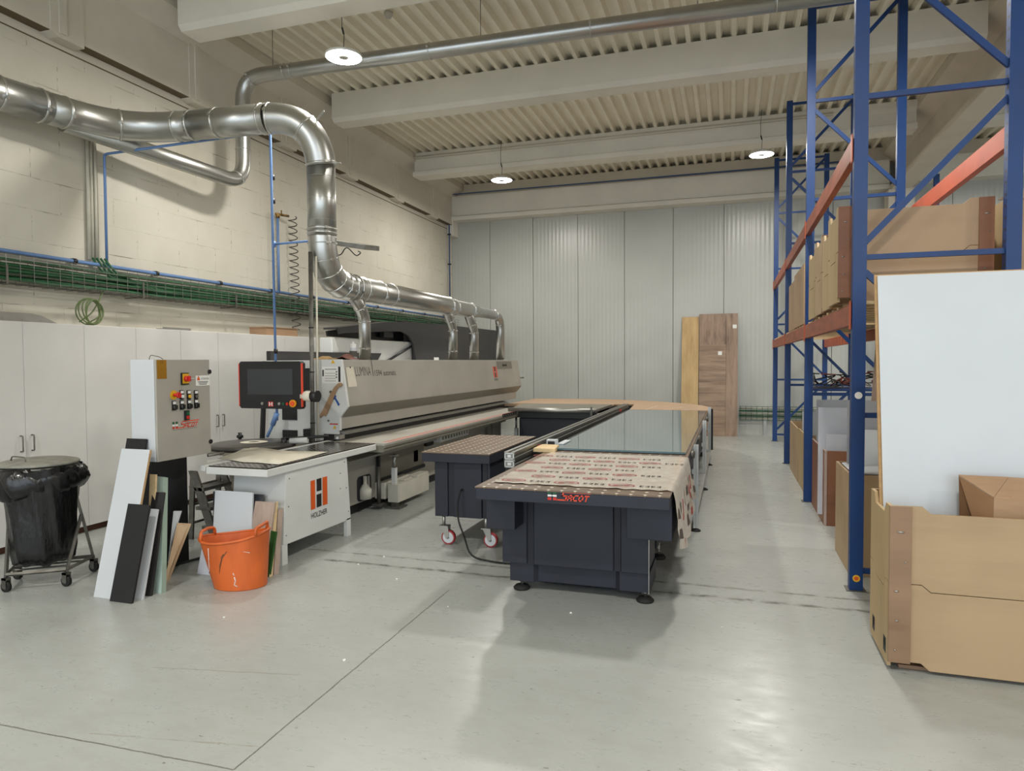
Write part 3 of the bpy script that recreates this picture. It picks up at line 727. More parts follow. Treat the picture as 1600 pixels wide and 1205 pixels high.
# screen on its arm
SY = 5.3
TL, TR, BL_, BR = at(372, 565, y=SY), at(471, 565, y=SY), at(375, 638, y=SY), at(472, 635, y=SY)
x0, x1, z0, z1 = (TL.x+BL_.x)/2, (TR.x+BR.x)/2, BL_.z, TL.z
b = MB(); b.prism([(x0+.02, z0), (x1-.02, z0), (x1, z0+.02), (x1, z1-.02), (x1-.02, z1), (x0+.02, z1), (x0, z1-.02), (x0, z0+.02)], 'y', SY, SY+.06)
SCR = b.build('touch_screen', black_pl, t, .004)
b = MB(); b.box(x0-.003, x0+.007, SY-.003, SY+.02, z0+.02, z1-.02); b.box(x1-.007, x1+.002, SY-.003, SY+.02, z0+.02, z1-.02); b.build('red_side_strip', redorange, SCR, .002)
dx, dz = x1-x0, z1-z0
b = MB(); b.box(x0+.14*dx, x0+.86*dx, SY-.002, SY, z0+.30*dz, z0+.84*dz); b.build('display', screen_m, SCR)
b = MB(); b.box(x0+.47*dx, x0+.55*dx, SY-.002, SY, z0+.05*dz, z0+.15*dz, 0)
b.box(x0+.483*dx, x0+.498*dx, SY-.003, SY, z0+.06*dz, z0+.14*dz, 1); b.box(x0+.522*dx, x0+.537*dx, SY-.003, SY, z0+.06*dz, z0+.14*dz, 1); b.box(x0+.49*dx, x0+.53*dx, SY-.003, SY, z0+.09*dz, z0+.105*dz, 1)
b.build('logo_tile', [red, white_print], SCR)
for fx, m_, r_ in ((.38, alu, .013), (.65, alu, .013), (.715, green_print, .013), (.775, red, .013)):
    b = MB(); b.cyl((x0+fx*dx, SY-.012, z0+.11*dz), (x0+fx*dx, SY, z0+.11*dz), r_, 14); b.cyl((x0+fx*dx, SY-.015, z0+.11*dz), (x0+fx*dx, SY, z0+.11*dz), r_*.6, 12); b.build('push_button', m_, SCR)
b = MB(); b.cyl((x0+.87*dx, SY-.02, z0+.12*dz), (x0+.87*dx, SY, z0+.12*dz), .034, 18, 0); b.cyl((x0+.87*dx, SY-.028, z0+.12*dz), (x0+.87*dx, SY-.02, z0+.12*dz), .022, 18, 1); b.build('emergency_stop', [M('amber', (224, 150, 30), .45), M('orange_red', (222, 84, 34), .45)], SCR)
p = at(473, 619, y=SY+.05); q = at(489, 619, y=SY+.05)
b = MB(); b.cyl((x1-.02, SY+.04, p.z), (q.x, SY+.04, p.z), .045, 20); b.build('screen_arm', cream_cyl, t)
b = MB(); b.cyl((q.x, SY+.04, p.z), (q.x+.06, SY+.04, p.z), .052, 20); e_ = at(497, 619, y=HY0-.03); b.cyl((q.x+.035, SY+.06, p.z), (e_.x, e_.y, e_.z), .03, 12); b.build('arm_joint', black_pl, t)
# stickers on end panel
ep = lambda px, py: at(px, py, y=HY0-.036)
def eprect(b, px0, py0, px1, py1, mi=0, lift=.001):
    p = ep(px0, py1); q = ep(px1, py0); decal(b, p, X, Z, rect(0, 0, q.x-p.x, q.z-p.z), mi, lift)
b = MB(); p = ep(517, 568); decal(b, p, X, Z, [(0, 0), (.05, 0), (.025, .04)]); b.build('warning_sign', yellow, EPANEL)
b = MB(); eprect(b, 515, 662, 528, 663.5, 0); p = ep(515, 670); decal(b, p+X*.04, X, Z, [(0, 0), (.04, 0), (.02, .04)], 1); b.build('warning_strip', [red, yellow], EPANEL)
b = MB(); p = ep(521, 617); decal(b, p, X, Z, [(0, 0), (.035, -.01), (.028, -.03), (.075, -.10), (.055, -.115), (.015, -.045), (0, -.055)]); b.build('blue_arrow_sticker', blue_print, EPANEL)
b = MB(); c_ = ep(517, 612.5); b.cyl((c_.x, HY0-.045, c_.z), (c_.x, HY0-.03, c_.z), .014, 12); c_ = ep(513.5, 657.5); b.cyl((c_.x, HY0-.045, c_.z), (c_.x, HY0-.03, c_.z), .010, 12); b.build('end_panel_knob', steel, EPANEL)
# loose things on / at the machine
o = MB(); eprect(o, 503, 573, 536, 599, 0, .002)
eprect(o, 529, 573, 532, 597, 1, .003)
eprect(o, 504, 578, 506, 588, 1, .003)
for k in range(4): eprect(o, 508, 583+k*4, 525, 583.5+k*4, 2, .003)
eprect(o, 508, 576.5, 526, 577.5, 2, .003)
for k in range(3): eprect(o, 525, 580+4.2*k, 527, 582.2+4.2*k, 2, .003)
ob = o.build('notice_sheet', [paper_w, black_print, grey_print]); tag(ob, 'white printed form stuck on the white end panel of the long machine', 'paper')
b = MB(); pts = [ep(*p) for p in ((530, 598.5), (534, 598), (536, 601), (534.5, 604), (529, 606), (526, 612), (519, 630), (512.5, 646), (509.6, 650.8), (507.6, 648.4), (501, 653.4), (501, 649), (507, 637), (513, 625), (518, 614), (523.5, 605))]
b.prism([(p.x, p.z) for p in pts][::-1], 'y', HY0-.052, HY0-.038)
ob = b.build('push_stick', cardboard); tag(ob, 'brown wooden push stick with notched tip hanging on the white end panel', 'push stick')
p = on_hood(541, 605); b = MB(); q = on_hood(540, 574); r2 = on_hood(556, 604)
b2_ = [on_hood(*c) for c in ((544, 605), (557, 604), (557, 600), (551, 573.5), (539.5, 574))]; decal(b, Vector((0, 0, 0)), Y, up, [(c.dot(Y)-0, (c-b2_[0]).dot(up)) for c in b2_], 0, 0) if False else b.add([c+Vector((.004, 0, 0)) for c in b2_]+[c+Vector((.002, 0, 0)) for c in b2_], [(0, 1, 2, 3, 4), (9, 8, 7, 6, 5)]); decal(b, on_hood(546, 575.5), Y, up, rect(0, 0, .025, .015), 1, .004)
ob = b.build('hanging_card', [paper, black_print]); tag(ob, 'cream card hanging over the start of the dark lettering on the machine hood', 'card')
p = at(552, 562, y=6.75)
b = MB(); b.lathe([(0, 0), (.042, 0), (.042, .12), (.04, .135)], (p.x, 6.75, 1.628), 18, 0); b.lathe([(.043, .035), (.043, .10)], (p.x, 6.75, 1.628), 18, 2); b.lathe([(.035, .13), (.038, .175), (.012, .185), (.012, .205), (0, .205)], (p.x, 6.75, 1.628), 18, 1)
t2 = b.build('glue_bottle', [white_side, paper_w, grey_print]); tag(t2, 'white plastic bottle with printed label standing on top of the machine hood', 'bottle')
p = at(548, 560, y=6.5)
b = MB(); rnd = random.Random(1)
vs = []; n1, n2 = 12, 8
for i in range(n1):
    for j in range(n2):
        u, v = i/(n1-1), j/(n2-1); vs.append((-4.02+.42*u*.55, 6.35+.26*v, 1.63+.065*math.exp(-((u-.45)**2*14+(v-.4)**2*6))+rnd.uniform(0, .006)))
fs = [(i*n2+j, (i+1)*n2+j, (i+1)*n2+j+1, i*n2+j+1) for i in range(n1-1) for j in range(n2-1)]
b.add(vs, fs, 0, True); b.add([(v[0], v[1], 1.6285) for v in vs], [f[::-1] for f in fs], 0)
ob = b.build('cleaning_rag', rag_m); tag(ob, 'crumpled reddish brown rag on the near end of the machine hood', 'cloth')
b = MB(); b.prism([(-4.32, 1.632), (-4.14, 1.632), (-4.15, 1.65), (-4.20, 1.672), (-4.26, 1.65), (-4.31, 1.645)], 'y', 6.42, 6.56); b.prism([(-4.12, 1.632), (-4.04, 1.632), (-4.05, 1.65), (-4.1, 1.645)], 'y', 6.38, 6.5)
ob = b.build('work_gloves', glove, bevel=.008); tag(ob, 'pair of tan gloves lying on the machine top beside the dark pole', 'gloves')
# dark pole
t = thing('cable_pole', 'dark vertical pole with a thin cream tube, rising right beside the touch screen', 'pole', (-4.06, 6.02, .8))
b = MB(); b.tube([(-4.065, 6.02, .0), (-4.055, 6.02, 2.72)], .022, 12); b.build('pole', steel, t)
b = MB(); b.tube([(-4.025, 6.06, .80), (-4.015, 6.06, 2.68)], .010, 8); b.build('cream_tube', cream_cyl, t)
b = MB()
for z in (.98, 1.5, 1.95): b.cyl((-4.06, 6.02, z), (-4.06, 6.02, z+.012), .026, 12)
b.build('strap', black_pl, t)
# flat junction box beside the duct
p = at(527, 383, y=6.6); q = at(562, 392, y=6.6)
t = thing('junction_box', 'flat grey box with a looped cable sticking out behind the bottom of the vertical duct', 'electrical box', (p.x, 6.6, p.z))
b = MB(); b.obox((p.x-.1, 6.45, p.z-.0), (q.x-p.x+.10, .25, -.05), (.05, .25, .02), (0, 0, .055)); b.build('box', steel, t, .004)
b = MB(); b.tube(bend([(p.x-.08, 6.5, p.z-.09), (p.x+.10, 6.5, p.z-.14), (p.x+.16, 6.52, p.z-.03), (q.x-.04, 6.6, q.z-.06), (q.x+.02, 6.6, q.z-.02), (q.x-.03, 6.62, q.z+.0)], .05, 4), .006, 6); b.build('cable', rubber, t)

# ================================================================ INFEED AIR TABLE WITH H LOGO
t = thing('infeed_table', 'white table with black perforated top and an orange and black H mark on its side', 'machine table', (-3.6, 5, 0))
ZT = .80; xa, xb, ya, yb = -3.903, -3.337, 4.345, 6.02
b = MB(); b.box(xa, xb, ya, yb, .735, .79); b.build('tabletop', mach_white, t, .004)
b = MB(); b.box(xa+.012, xb-.012, ya+.015, yb, .79, ZT); b.build('perforated_top', perf_black, t, .002)
b = MB(); b.box(xa-.06, xa-.008, ya-.0, yb+.15, .755, .80); b.build('side_rail', mach_white, t, .003)
b = MB()
b.add([(-3.36, 4.556, .155), (-3.36, 5.567, .145), (-3.36, 5.511, .735), (-3.36, 4.61, .735), (-3.857, 4.556, .155), (-3.857, 5.567, .145), (-3.857, 5.511, .735), (-3.857, 4.61, .735)],
      [(0,1,2,3),(4,7,6,5),(0,3,7,4),(1,5,6,2),(3,2,6,7),(0,4,5,1)])
b.build('leg_cabinet', mach_white, t, .003)
b = MB()
for x, y in ((-3.375, 4.575), (-3.375, 5.53), (-3.842, 4.575), (-3.842, 5.53)): 
    b2 = MB(); b2.box(x-.015, x+.015, y-.035, y+.035, 0, .16); b2.build('foot', mach_white, t)
lp = lambda zx, zy: at(300+zx/4.2105, 640+zy/4.2105, x=-3.359)
b = MB()
for (a0, c0, a1, c1, mi) in ((782, 470, 808, 662, 0), (820, 458, 850, 540, 1), (820, 560, 850, 645, 1), (860, 447, 888, 632, 0)):
    p = lp(a0, (c1)); q = lp(a1, c0); p2 = lp(a0, c0)
    decal(b, (-3.359, p.y, p.z), Y, Z, rect(0, 0, q.y-p.y, (p2.z-p.z)), mi, .002)
b.build('h_mark', [orange, black_print], t)
p = lp(784, 720); q = lp(888, 690); text('maker_name', 'HOLZHER', (-3.358, p.y, p.z), Y, Z, lp(784, 685).z-p.z, black_print, t, q.y-p.y, 0, .002)
b = MB()
for zx, zy in ((640, 455), (975, 420), (975, 520), (635, 640), (620, 830), (1015, 515), (1003, 345), (1030, 670)):
    p = lp(zx, zy); b.cyl((-3.36, p.y, p.z), (-3.356, p.y, p.z), .005, 8)
b.build('screws', steel, t)
# paper sheet lying on it
pts = [at(px, py, z=.806) for px, py in ((340, 716.5), (370, 706), (385, 699), (400, 698), (440, 704), (470, 705), (512, 706), (480, 715), (450, 722), (436, 725.5), (420, 724.5), (400, 722.5), (380, 722), (362, 719))]
b = MB(); n = len(pts); c_ = sum(pts, Vector())/n
vs = [tuple(p) for p in pts]+[tuple(p.lerp(c_, .5)+Vector((0, 0, .018*(1 if i % 2 else .2)))) for i, p in enumerate(pts)]+[tuple(c_+Vector((0, 0, .014)))]
fs = [(i, n+i, n+(i+1) % n, (i+1) % n) for i in range(n)]+[(n+i, 2*n, n+(i+1) % n) for i in range(n)]
b.add(vs, fs, 0, True); o = b.build('paper_sheet', paper)
s_ = o.modifiers.new('thick', 'SOLIDIFY'); s_.thickness = .002
tag(o, 'large crumpled cream sheet lying over the black perforated table', 'paper')
# round edge-band tray left of it
t = thing('coil_magazine', 'grey side table with a round dark turntable between the control cabinet and the machine', 'coil table', (-4.5, 5.8, 0))
b = MB(); b.prism([(-4.95, 5.35), (-4.25, 5.15), (-4.15, 6.3), (-4.95, 6.4)], 'z', .74, .765); b.build('tabletop', mach_dkgrey, t, .003)
c_ = at(397, 694, z=.80)
b = MB(); b.lathe([(0, -.015), (.39, -.015), (.40, 0), (.40, .02), (.385, .03), (.12, .03), (.11, .035), (0, .035)], (c_.x, c_.y, .785), 40); b.build('turntable', M('turntable_grey', (70, 66, 62), .35, var=.2), t)
b = MB(); b.lathe([(.13, .036), (.05, .037)], (c_.x, c_.y, .785), 24); b.build('hub_label', paper, t)
p = at(375, 684, z=.80); b = MB(); b.lathe([(0, 0), (.018, 0), (.018, .03), (.035, .035), (.035, .06), (.018, .065), (.02, .09), (0, .09)], (p.x, p.y, .765), 14); b.build('clamping_knob', black_pl, t)
p = at(460, 688, z=.84); b = MB(); b.cyl((p.x-.05, p.y, .83), (p.x+.12, p.y+.05, .84), .03, 14); b.build('white_roller', mach_white, t)
b = MB(); b.cyl((p.x-.12, p.y, .77), (p.x-.12, p.y, .86), .03, 10); b.tube([(p.x-.12, p.y, .85), (p.x+.32, p.y+.1, .88)], .015, 8); b.build('guide_arm', black_pl, t)
b = MB(); b.box(-4.75, -4.3, 5.6, 6.2, 0, .74); b.build('pedestal', mach_dkgrey, t, .004)
p = at(330, 712, z=.77)
b = MB(); b.obox((-4.25, 4.75, .75), (.16, -.20, 0), (.20, .60, 0), (0, 0, .02)); b.build('white_flap', mach_white, t, .002)

# ================================================================ SECOND MACHINE BEHIND WITH DARK COVER
t = thing('covered_machine', 'large machine behind the long grey one, white body under a dark raised cover', 'machine', (-5.1, 11, 0))
b = MB(); b.box(-5.17, -4.98, 7.85, 14.7, .05, 1.93); b.build('body', mach_white, t, .01)
b = MB(); prof = [(7.87, 2.06), (8.6, 2.14), (9.3, 2.21), (9.97, 2.245), (11.5, 2.27), (14.7, 2.285), (14.7, 1.6), (10.2, 1.6), (10.1, 1.9), (9.95, 2.02), (9.7, 2.08), (9.2, 2.06), (8.0, 1.99), (7.92, 1.975)]
b.prism(prof, 'x', -4.93, -4.90); b.prism([(7.87, 2.06), (8.6, 2.14), (9.3, 2.21), (9.97, 2.245), (11.5, 2.27), (14.7, 2.285), (14.7, 2.26), (9.97, 2.22), (7.87, 2.035)], 'x', -5.12, -4.93)
b.prism([(10.2, 1.6), (14.7, 1.6), (14.7, 2.27), (10.2, 2.24)], 'x', -5.5, -4.93)
b.build('dark_cover', dark_cover, t)
b = MB(); b.prism([(7.95, 1.95), (10.15, 1.93), (10.15, 2.2), (9.3, 2.19), (7.93, 2.02)], 'x', -5.13, -5.10); b.box(-5.08, -5.0, 9.3, 9.6, 1.98, 2.1); b.build('cover_inside', black_pl, t)
b = MB(); b.tube([(-4.95, 9.3, 1.62), (-4.95, 10.15, 1.86)], .02, 8); b.build('gas_strut', black_pl, t)
b = MB(); b.prism([(6.56, 1.60), (9.0, 1.60), (9.15, 1.735), (6.56, 1.735)], 'x', -5.02, -4.96); b.build('front_lid', dark_cover, t, .005)
b = MB(); b.box(-4.9, -4.895, 10.9, 11.1, 1.62, 1.68); b.build('sticker', white_print, t)
# ================================================================ SACOT FRONT TABLE
t = thing('air_table', 'large dark grey table on levelling feet, red and green logo on its front edge', 'machine table', (-.95, 5, 0))
xa, xb, ya, yb = -1.56, -.34, 4.10, 11.05
b = MB(); b.box(xa, xb, ya, yb, .715, .79); b.build('tabletop', anthracite, t, .004)
b = MB(); b.box(xa-.004, xb+.004, ya-.004, yb, .79, .80); b.build('perforated_top', perf_brown, t, .002)
b = MB(); b.box(xa, xa+.20, 4.30, 10.6, .48, .715); b.build('side_beam', anthracite, t, .004)
b = MB(); b.box(xb-.28, xb, 4.30, 10.6, .48, .715); b.build('side_beam', anthracite, t, .004)
def leg_panel(y, dark=False):
    z0, z1, zm = .065, .715, .20
    b = MB()
    # pressed sheet: three bulged fields, the lower band set back
    prof = [(-1.515, y), (-1.34, y), (-1.325, y+.025), (-1.30, y+.025), (-1.285, y+.0), (-.74, y), (-.725, y+.025), (-.70, y+.025), (-.685, y), (-.51, y), (-.51, y+.42), (-1.515, y+.42)]
    b.prism(prof, 'z', zm, z1)
    prof = [(-1.47, y+.03), (-1.30, y+.03), (-1.27, y+.06), (-.73, y+.06), (-.70, y+.03), (-.50, y+.03), (-.50, y+.40), (-1.47, y+.40)]
    b.prism(prof, 'z', z0, zm)
    b.build('leg_cabinet', anthracite, t, .003)
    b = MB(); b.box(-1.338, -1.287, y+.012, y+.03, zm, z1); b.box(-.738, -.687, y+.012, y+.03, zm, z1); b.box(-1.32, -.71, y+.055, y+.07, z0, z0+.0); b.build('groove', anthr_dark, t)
    b = MB(); b.box(-.508, -.504, y+.01, y+.03, z0, z1-.02); b.build('light_edge_trim', alu, t)
leg_panel(4.50)
for k in range(1, 4):
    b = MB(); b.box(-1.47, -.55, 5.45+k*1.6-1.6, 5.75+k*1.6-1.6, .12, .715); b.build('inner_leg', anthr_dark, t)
for x, y in ((-1.396, 4.57), (-.535, 4.56), (-.549, 5.6), (-1.396, 5.6), (-.549, 7.2), (-1.396, 7.2), (-.549, 8.8), (-1.396, 8.8)):
    b = MB(); b.lathe([(0, .0), (.055, 0), (.06, .012), (.045, .028), (.02, .034), (0, .034)], (x, y, 0), 20, 0); b.cyl((x, y, .03), (x, y, .13), .010, 10, 1); b.cyl((x, y, .055), (x, y, .065), .018, 6, 1)
    b.build('levelling_foot', [rubber, alu], t)
# logo on the front edge
def sacot_logo(org, right, up, W_, H_, parent, strap=False):
    b = MB(); sk = .32
    def S(poly, mi):  # skewed letter cell, units of logo height
        decal(b, org, right, up, [((x+sk*y)*1.0*H_, y*H_) for x, y in poly], mi, .001)
    k = (W_/H_-1.25)/4.0
    # striped H mark: green / white / red
    for x0_, x1_ in ((0, .42), (.62, 1.04)):
        decal(b, org, right, up, rect(x0_*H_, .70*H_, x1_*H_, 1.0*H_), 1, .001); decal(b, org, right, up, rect(x0_*H_, .0, x1_*H_, .30*H_), 2, .001)
        decal(b, org, right, up, rect(x0_*H_, .40*H_, x1_*H_, .62*H_), 3, .001)
    decal(b, org, right, up, rect(.42*H_, .46*H_, .62*H_, .56*H_), 3, .001)
    o_ = 1.15
    def L(polys, x, w):
        for p in polys: S([(o_+k*(x+w*a), c) for a, c in p], 0)
    R = rect
    L([R(0, .88, 1, 1.02)], .55, 3.45)                                   # long top bar of the S
    L([R(0, .48, 1, .62), R(0, .48, .24, .95), R(.76, .05, 1, .55), R(-.6, .0, 1, .14)], .35, .75)  # S
    L([R(0, 0, .24, .70), R(.76, 0, 1, .70), R(0, .56, 1, .70), R(0, .26, 1, .38)], 1.2, .6)        # A
    L([R(0, 0, .24, .70), R(0, .56, 1, .70), R(0, 0, 1, .14)], 1.9, .6)                             # C
    L([R(0, 0, .24, .70), R(.76, 0, 1, .70), R(0, .56, 1, .70), R(0, 0, 1, .14)], 2.6, .6)          # O
    L([R(0, .56, 1, .70), R(.38, 0, .62, .60)], 3.3, .6)                                            # T
    b.build('logo', [redorange, green_print, red, white_print], parent)
    text('logo_strapline', 'THE FUTURE OF AUTOMATION', Vector(org)-Vector(up)*H_*.22, right, up, H_*.11, black_print, parent, W_*.95)
lf = lambda zx, zy: at(640+zx/3.2, 660+zy/3.2, y=ya-.003)
p = lf(690, 388); q = lf(915, 352)
sacot_logo((p.x, ya-.001, p.z), X, Z, q.x-p.x-.02, lf(690, 344).z-p.z, t)
# printed film, draped over the right edge
fy0, fy1 = 4.25, 5.80
t2 = thing('plastic_film', 'crinkled plastic film with red ovals, lying over the front table and hanging down right', 'plastic film', (-.9, 5, .8))
rnd = random.Random(5)
b = MB(); NX, NY = 30, 34; vs = []
prof_ = []
for i in range(NX):
    u = i/(NX-1)
    if u < .78: prof_.append((-1.50+u/.78*1.165, .8035))
    elif u < .80: prof_.append((-.328, .798))
    else: prof_.append((-.325+.05*(u-.8)/.2, .79-(u-.8)/.2*.34))
for i, (x, z) in enumerate(prof_):
    for j in range(NY):
        v = j/(NY-1); y = fy0+(fy1-fy0)*v
        if i == 0: x += rnd.uniform(-.004, .004)
        n_ = rnd.uniform(0, .004); hang = max(0, (.79-z)/.34)
        vs.append((x+hang*(.015*math.sin(v*22+z*9)+rnd.uniform(-.006, .008)), y+(-.02 if i % 2 else .02)*(j == 0)*.5+rnd.uniform(-.004, .004), z+n_*(hang == 0)-hang*(.06*math.sin(v*5)+.04*v)))
b.add(vs, [(i*NY+j, (i+1)*NY+j, (i+1)*NY+j+1, i*NY+j+1) for i in range(NX-1) for j in range(NY-1)], 0, True)
for q_ in range(len(b.f)):
    i_, j_ = divmod(q_, NY-1)
    if i_ >= 24: b.m[q_] = 2 if (j_ % 6 in (1, 2) and i_ % 2) else (1 if j_ % 6 == 4 and i_ % 3 else 0)
def ring(org, rt, up_, a, c, w):
    n = 24
    for k in range(n):
        t0, t1 = 2*PI*k/n, 2*PI*(k+1)/n
        decal(b, org, rt, up_, [(a*math.cos(t0), c*math.sin(t0)), (a*math.cos(t1), c*math.sin(t1)), ((a-w)*math.cos(t1), (c-w)*math.sin(t1)), ((a-w)*math.cos(t0), (c-w)*math.sin(t0))], 1, 0)
def mark(org, rt, up_):
    ring(org, rt, up_, .085, .052, .009)
    decal(b, org, rt, up_, [(-.06, -.018), (-.045, -.024), (.06, .018), (.045, .024)], 1, 0)
    decal(b, org, rt, up_, rect(-.05, -.006, .05, .004), 1, 0)
    for g in range(4):
        o2 = org+rt*(.115+.036*g)-up_*.022
        decal(b, o2, rt, up_, rect(0, 0, .024, .008), 2, 0); decal(b, o2, rt, up_, rect(0, .036, .024, .044), 2, 0); decal(b, o2, rt, up_, rect(.016 if g % 2 else 0, 0, .024 if g % 2 else .008, .044), 2, 0); decal(b, o2, rt, up_, rect(0, .018, .024, .026), 2, 0)
row = 0; y = fy0+.10
while y < fy1-.08:
    x = -1.42+(.17 if row % 2 else 0)-.02*row
    while x < -.60:
        mark(Vector((x+.04, y, .8085)), X, Y); x += .36
    y += .20; row += 1
b.build('sheet', [FILM, film_print, M('film_grey_print', (82, 72, 66), .6)], t2)
# glass sheet
b = MB(); b.box(xa+.02, xb-.02, 5.95, 10.99, .805, .822)
o = b.build('glass_sheet', GLASS, bevel=.002); tag(o, 'long bluish sheet of filmed glass lying on the middle table behind the printed film', 'glass sheet')
b = MB()
for k in range(5): b.box(xa+.1, xb-.1, 6.1+1.1*k, 6.2+1.1*k, .8005, .805)
o = b.build('spacer_strips', pine); tag(o, 'thin wooden spacer strips under the bluish glass sheet', 'strips')
b = MB(); q = at(864, 703, z=.81); b.prism([(-1.66, 5.80), (-1.46, 5.80), (-1.50, 6.10), (-1.66, 6.10)], 'z', .801, .835)
o = b.build('wooden_block', pine, bevel=.003); tag(o, 'pale wooden block at the front left corner of the glass sheet', 'wood block')
b = MB(); b.box(-1.64, -1.54, 6.18, 6.24, .80, .87); b.box(-1.625, -1.56, 6.17, 6.18, .815, .855, 1); b.box(-1.54, -1.48, 6.2, 6.5, .823, .835)
o = b.build('clamp_block', [white_side, black_pl], bevel=.003); tag(o, 'small white clamp block beside the rail at the left edge of the glass', 'clamp')
# rail
t = thing('guide_rail', 'long aluminium profile rail running between the perforated tables towards the back', 'rail', (-1.72, 8, 0))
x0 = -1.77; prof = [(x0, .73), (x0+.09, .73), (x0+.09, .755), (x0+.08, .76), (x0+.08, .775), (x0+.09, .78), (x0+.09, .81), (x0+.08, .815), (x0+.08, .83), (x0+.09, .835), (x0+.09, .86), (x0+.06, .86), (x0+.055, .845), (x0+.035, .845), (x0+.03, .86), (x0, .86)]
b = MB(); b.prism(prof, 'y', 5.32, 11.9); b.build('profile', M('dark_aluminium', (138, 138, 134), .4, .85, var=.05), t)
b = MB()
for zz in (.735, .80):
    b.box(x0+.005, x0+.085, 5.312, 5.32, zz, zz+.006); b.box(x0+.005, x0+.085, 5.312, 5.32, zz+.045, zz+.052)
    b.box(x0+.005, x0+.012, 5.312, 5.32, zz, zz+.05); b.box(x0+.078, x0+.085, 5.312, 5.32, zz, zz+.05); b.box(x0+.03, x0+.06, 5.312, 5.32, zz+.015, zz+.037)
b.build('end_profile', mach_white, t)
for y in (6.0, 10.9): b = MB(); b.box(x0+.09, x0+.093, y, y+.12, .79, .83); b.build('red_stop', redorange, t)
b = MB(); b.box(x0+.0, x0+.05, 5.35, 5.5, .60, .73); b.build('end_bracket', black_pl, t)
for y in (5.7, 8.5, 11.5): b = MB(); b.box(x0+.02, x0+.07, y, y+.05, 0, .73); b.build('leg', anthr_dark, t)

# ================================================================ MOBILE TABLE ON CASTERS
t = thing('mobile_air_table', 'smaller dark table with brown perforated top, standing on red and white casters', 'machine table', (-2.25, 6.1, 0))
zt = .82; xa2, xb2, ya2, yb2 = -2.56, -1.935, 5.42, 6.85
b = MB(); b.box(xa2, xb2, ya2, yb2, zt-.085, zt-.01); b.build('tabletop', anthracite, t, .004)
b = MB(); b.box(xa2-.003, xb2+.003, ya2-.003, yb2+.003, zt-.01, zt); b.build('perforated_top', perf_brown, t, .002)
b = MB(); xl, xr_ = -2.475, -1.96
prof = [(xl, 5.5), (xl+.12, 5.5), (xl+.13, 5.53), (xl+.17, 5.53), (xl+.18, 5.5), (xr_-.08, 5.5), (xr_-.07, 5.53), (xr_-.03, 5.53), (xr_-.02, 5.5), (xr_, 5.5), (xr_, 6.75), (xl, 6.75)]
b.prism(prof, 'z', .245, zt-.085); b.build('cabinet', anthracite, t, .003)
b = MB(); b.box(xl+.125, xl+.175, 5.515, 5.535, .246, zt-.086); b.box(xr_-.072, xr_-.028, 5.515, 5.535, .246, zt-.086); b.build('groove', anthr_dark, t)
for i, (x, y) in enumerate(((-2.40, 5.52), (-2.01, 5.53), (-2.40, 6.65), (-2.01, 6.65))):
    b = MB(); b.cyl((x, y, .165), (x, y, .25), .014, 10, 1); b.box(x-.035, x+.05, y-.035, y+.035, .155, .165, 1); b.prism([(x-.02, .155), (x+.05, .155), (x+.055, .07), (x+.03, .05)], 'y', y-.028, y-.022, 1); b.prism([(x-.02, .155), (x+.05, .155), (x+.055, .07), (x+.03, .05)], 'y', y+.022, y+.028, 1)
    cst = b.build('caster', [alu, alu], t)
    b = MB(); wx = x+.045
    b.cyl((wx, y-.018, .062), (wx, y+.018, .062), .062, 28, 0); b.cyl((wx, y-.0195, .062), (wx, y+.0195, .062), .050, 28, 1); b.cyl((wx, y-.026, .062), (wx, y+.026, .062), .012, 10, 2)
    b.build('wheel', [pink_red, white_side, steel], cst)
b = MB(); pts = [at(719, 767, y=5.45), at(714, 790, y=5.42), at(716, 815, y=5.35), at(726, 840, y=5.25), Vector((-2.0, 5.12, .02)), Vector((-1.75, 5.08, .008)), Vector((-1.5, 5.1, .008))]
b.tube(bend([Vector((pts[0].x+.0, 5.5, pts[0].z))]+pts, .12, 4), .008, 8)
o = b.build('power_cable', rubber); tag(o, 'black cable hanging from the table on casters and curving across the floor', 'cable')

# ================================================================ FAR CORNER TABLE, SLAB AND SIDE FRAME
t = thing('corner_table', 'far brown-topped table with a rounded right corner in front of the back wall', 'table', (-2, 12.5, 0))
rim = [at(1112, 646, z=.82), at(1112, 640, z=.82), at(1106, 636, z=.82), at(1090, 632.5, z=.82), at(1060, 629.5, z=.82), at(1010, 627, z=.82)]
poly = [(-1.55, 11.06), (-.34, 11.06), (-.30, 11.5), (-.33, 11.9), (-.48, 12.35), (-.75, 12.8), (-1.2, 13.25), (-1.75, 13.65), (-2.3, 13.9), (-3.9, 13.9), (-3.95, 11.7), (-2.0, 11.7), (-2.0, 12.35), (-1.65, 12.4)]
b = MB(); b.prism(poly, 'z', .795, .82, 0); b.build('tabletop', corner_felt, t)
b = MB(); b.prism([(x*.985-.02, y+.02) for x, y in poly], 'z', .70, .795, 0); b.build('frame', anthracite, t)
for x, y in ((-.55, 11.9), (-1.5, 12.9), (-3.5, 13.5), (-3.5, 12.0)): b = MB(); b.box(x-.15, x+.15, y-.1, y+.1, 0, .70); b.build('leg', anthr_dark, t)
b = MB()
for a, c in (((-1.3, 11.07), (-1.2, 12.1)), ((-1.0, 11.07), (-.75, 11.9)), ((-.7, 11.07), (-.5, 11.6))):
    d = Vector((c[0]-a[0], c[1]-a[1], 0)); decal(b, (a[0], a[1], .8205), d.normalized(), Vector((-d.y, d.x, 0)).normalized(), rect(0, -.004, d.length, .004))
b.build('felt_seam', white_print, t)
t = thing('roller_table', 'grey slab table with rounded front edge over a dark cabinet, near the machine end', 'machine table', (-2.6, 10.8, 0))
za = .86; A_ = at(803, 634, z=za); B_ = at(940, 640, z=za); C_ = at(962, 630, z=za); D_ = at(830, 630, z=za)
print('slab', A_, B_, C_, D_)
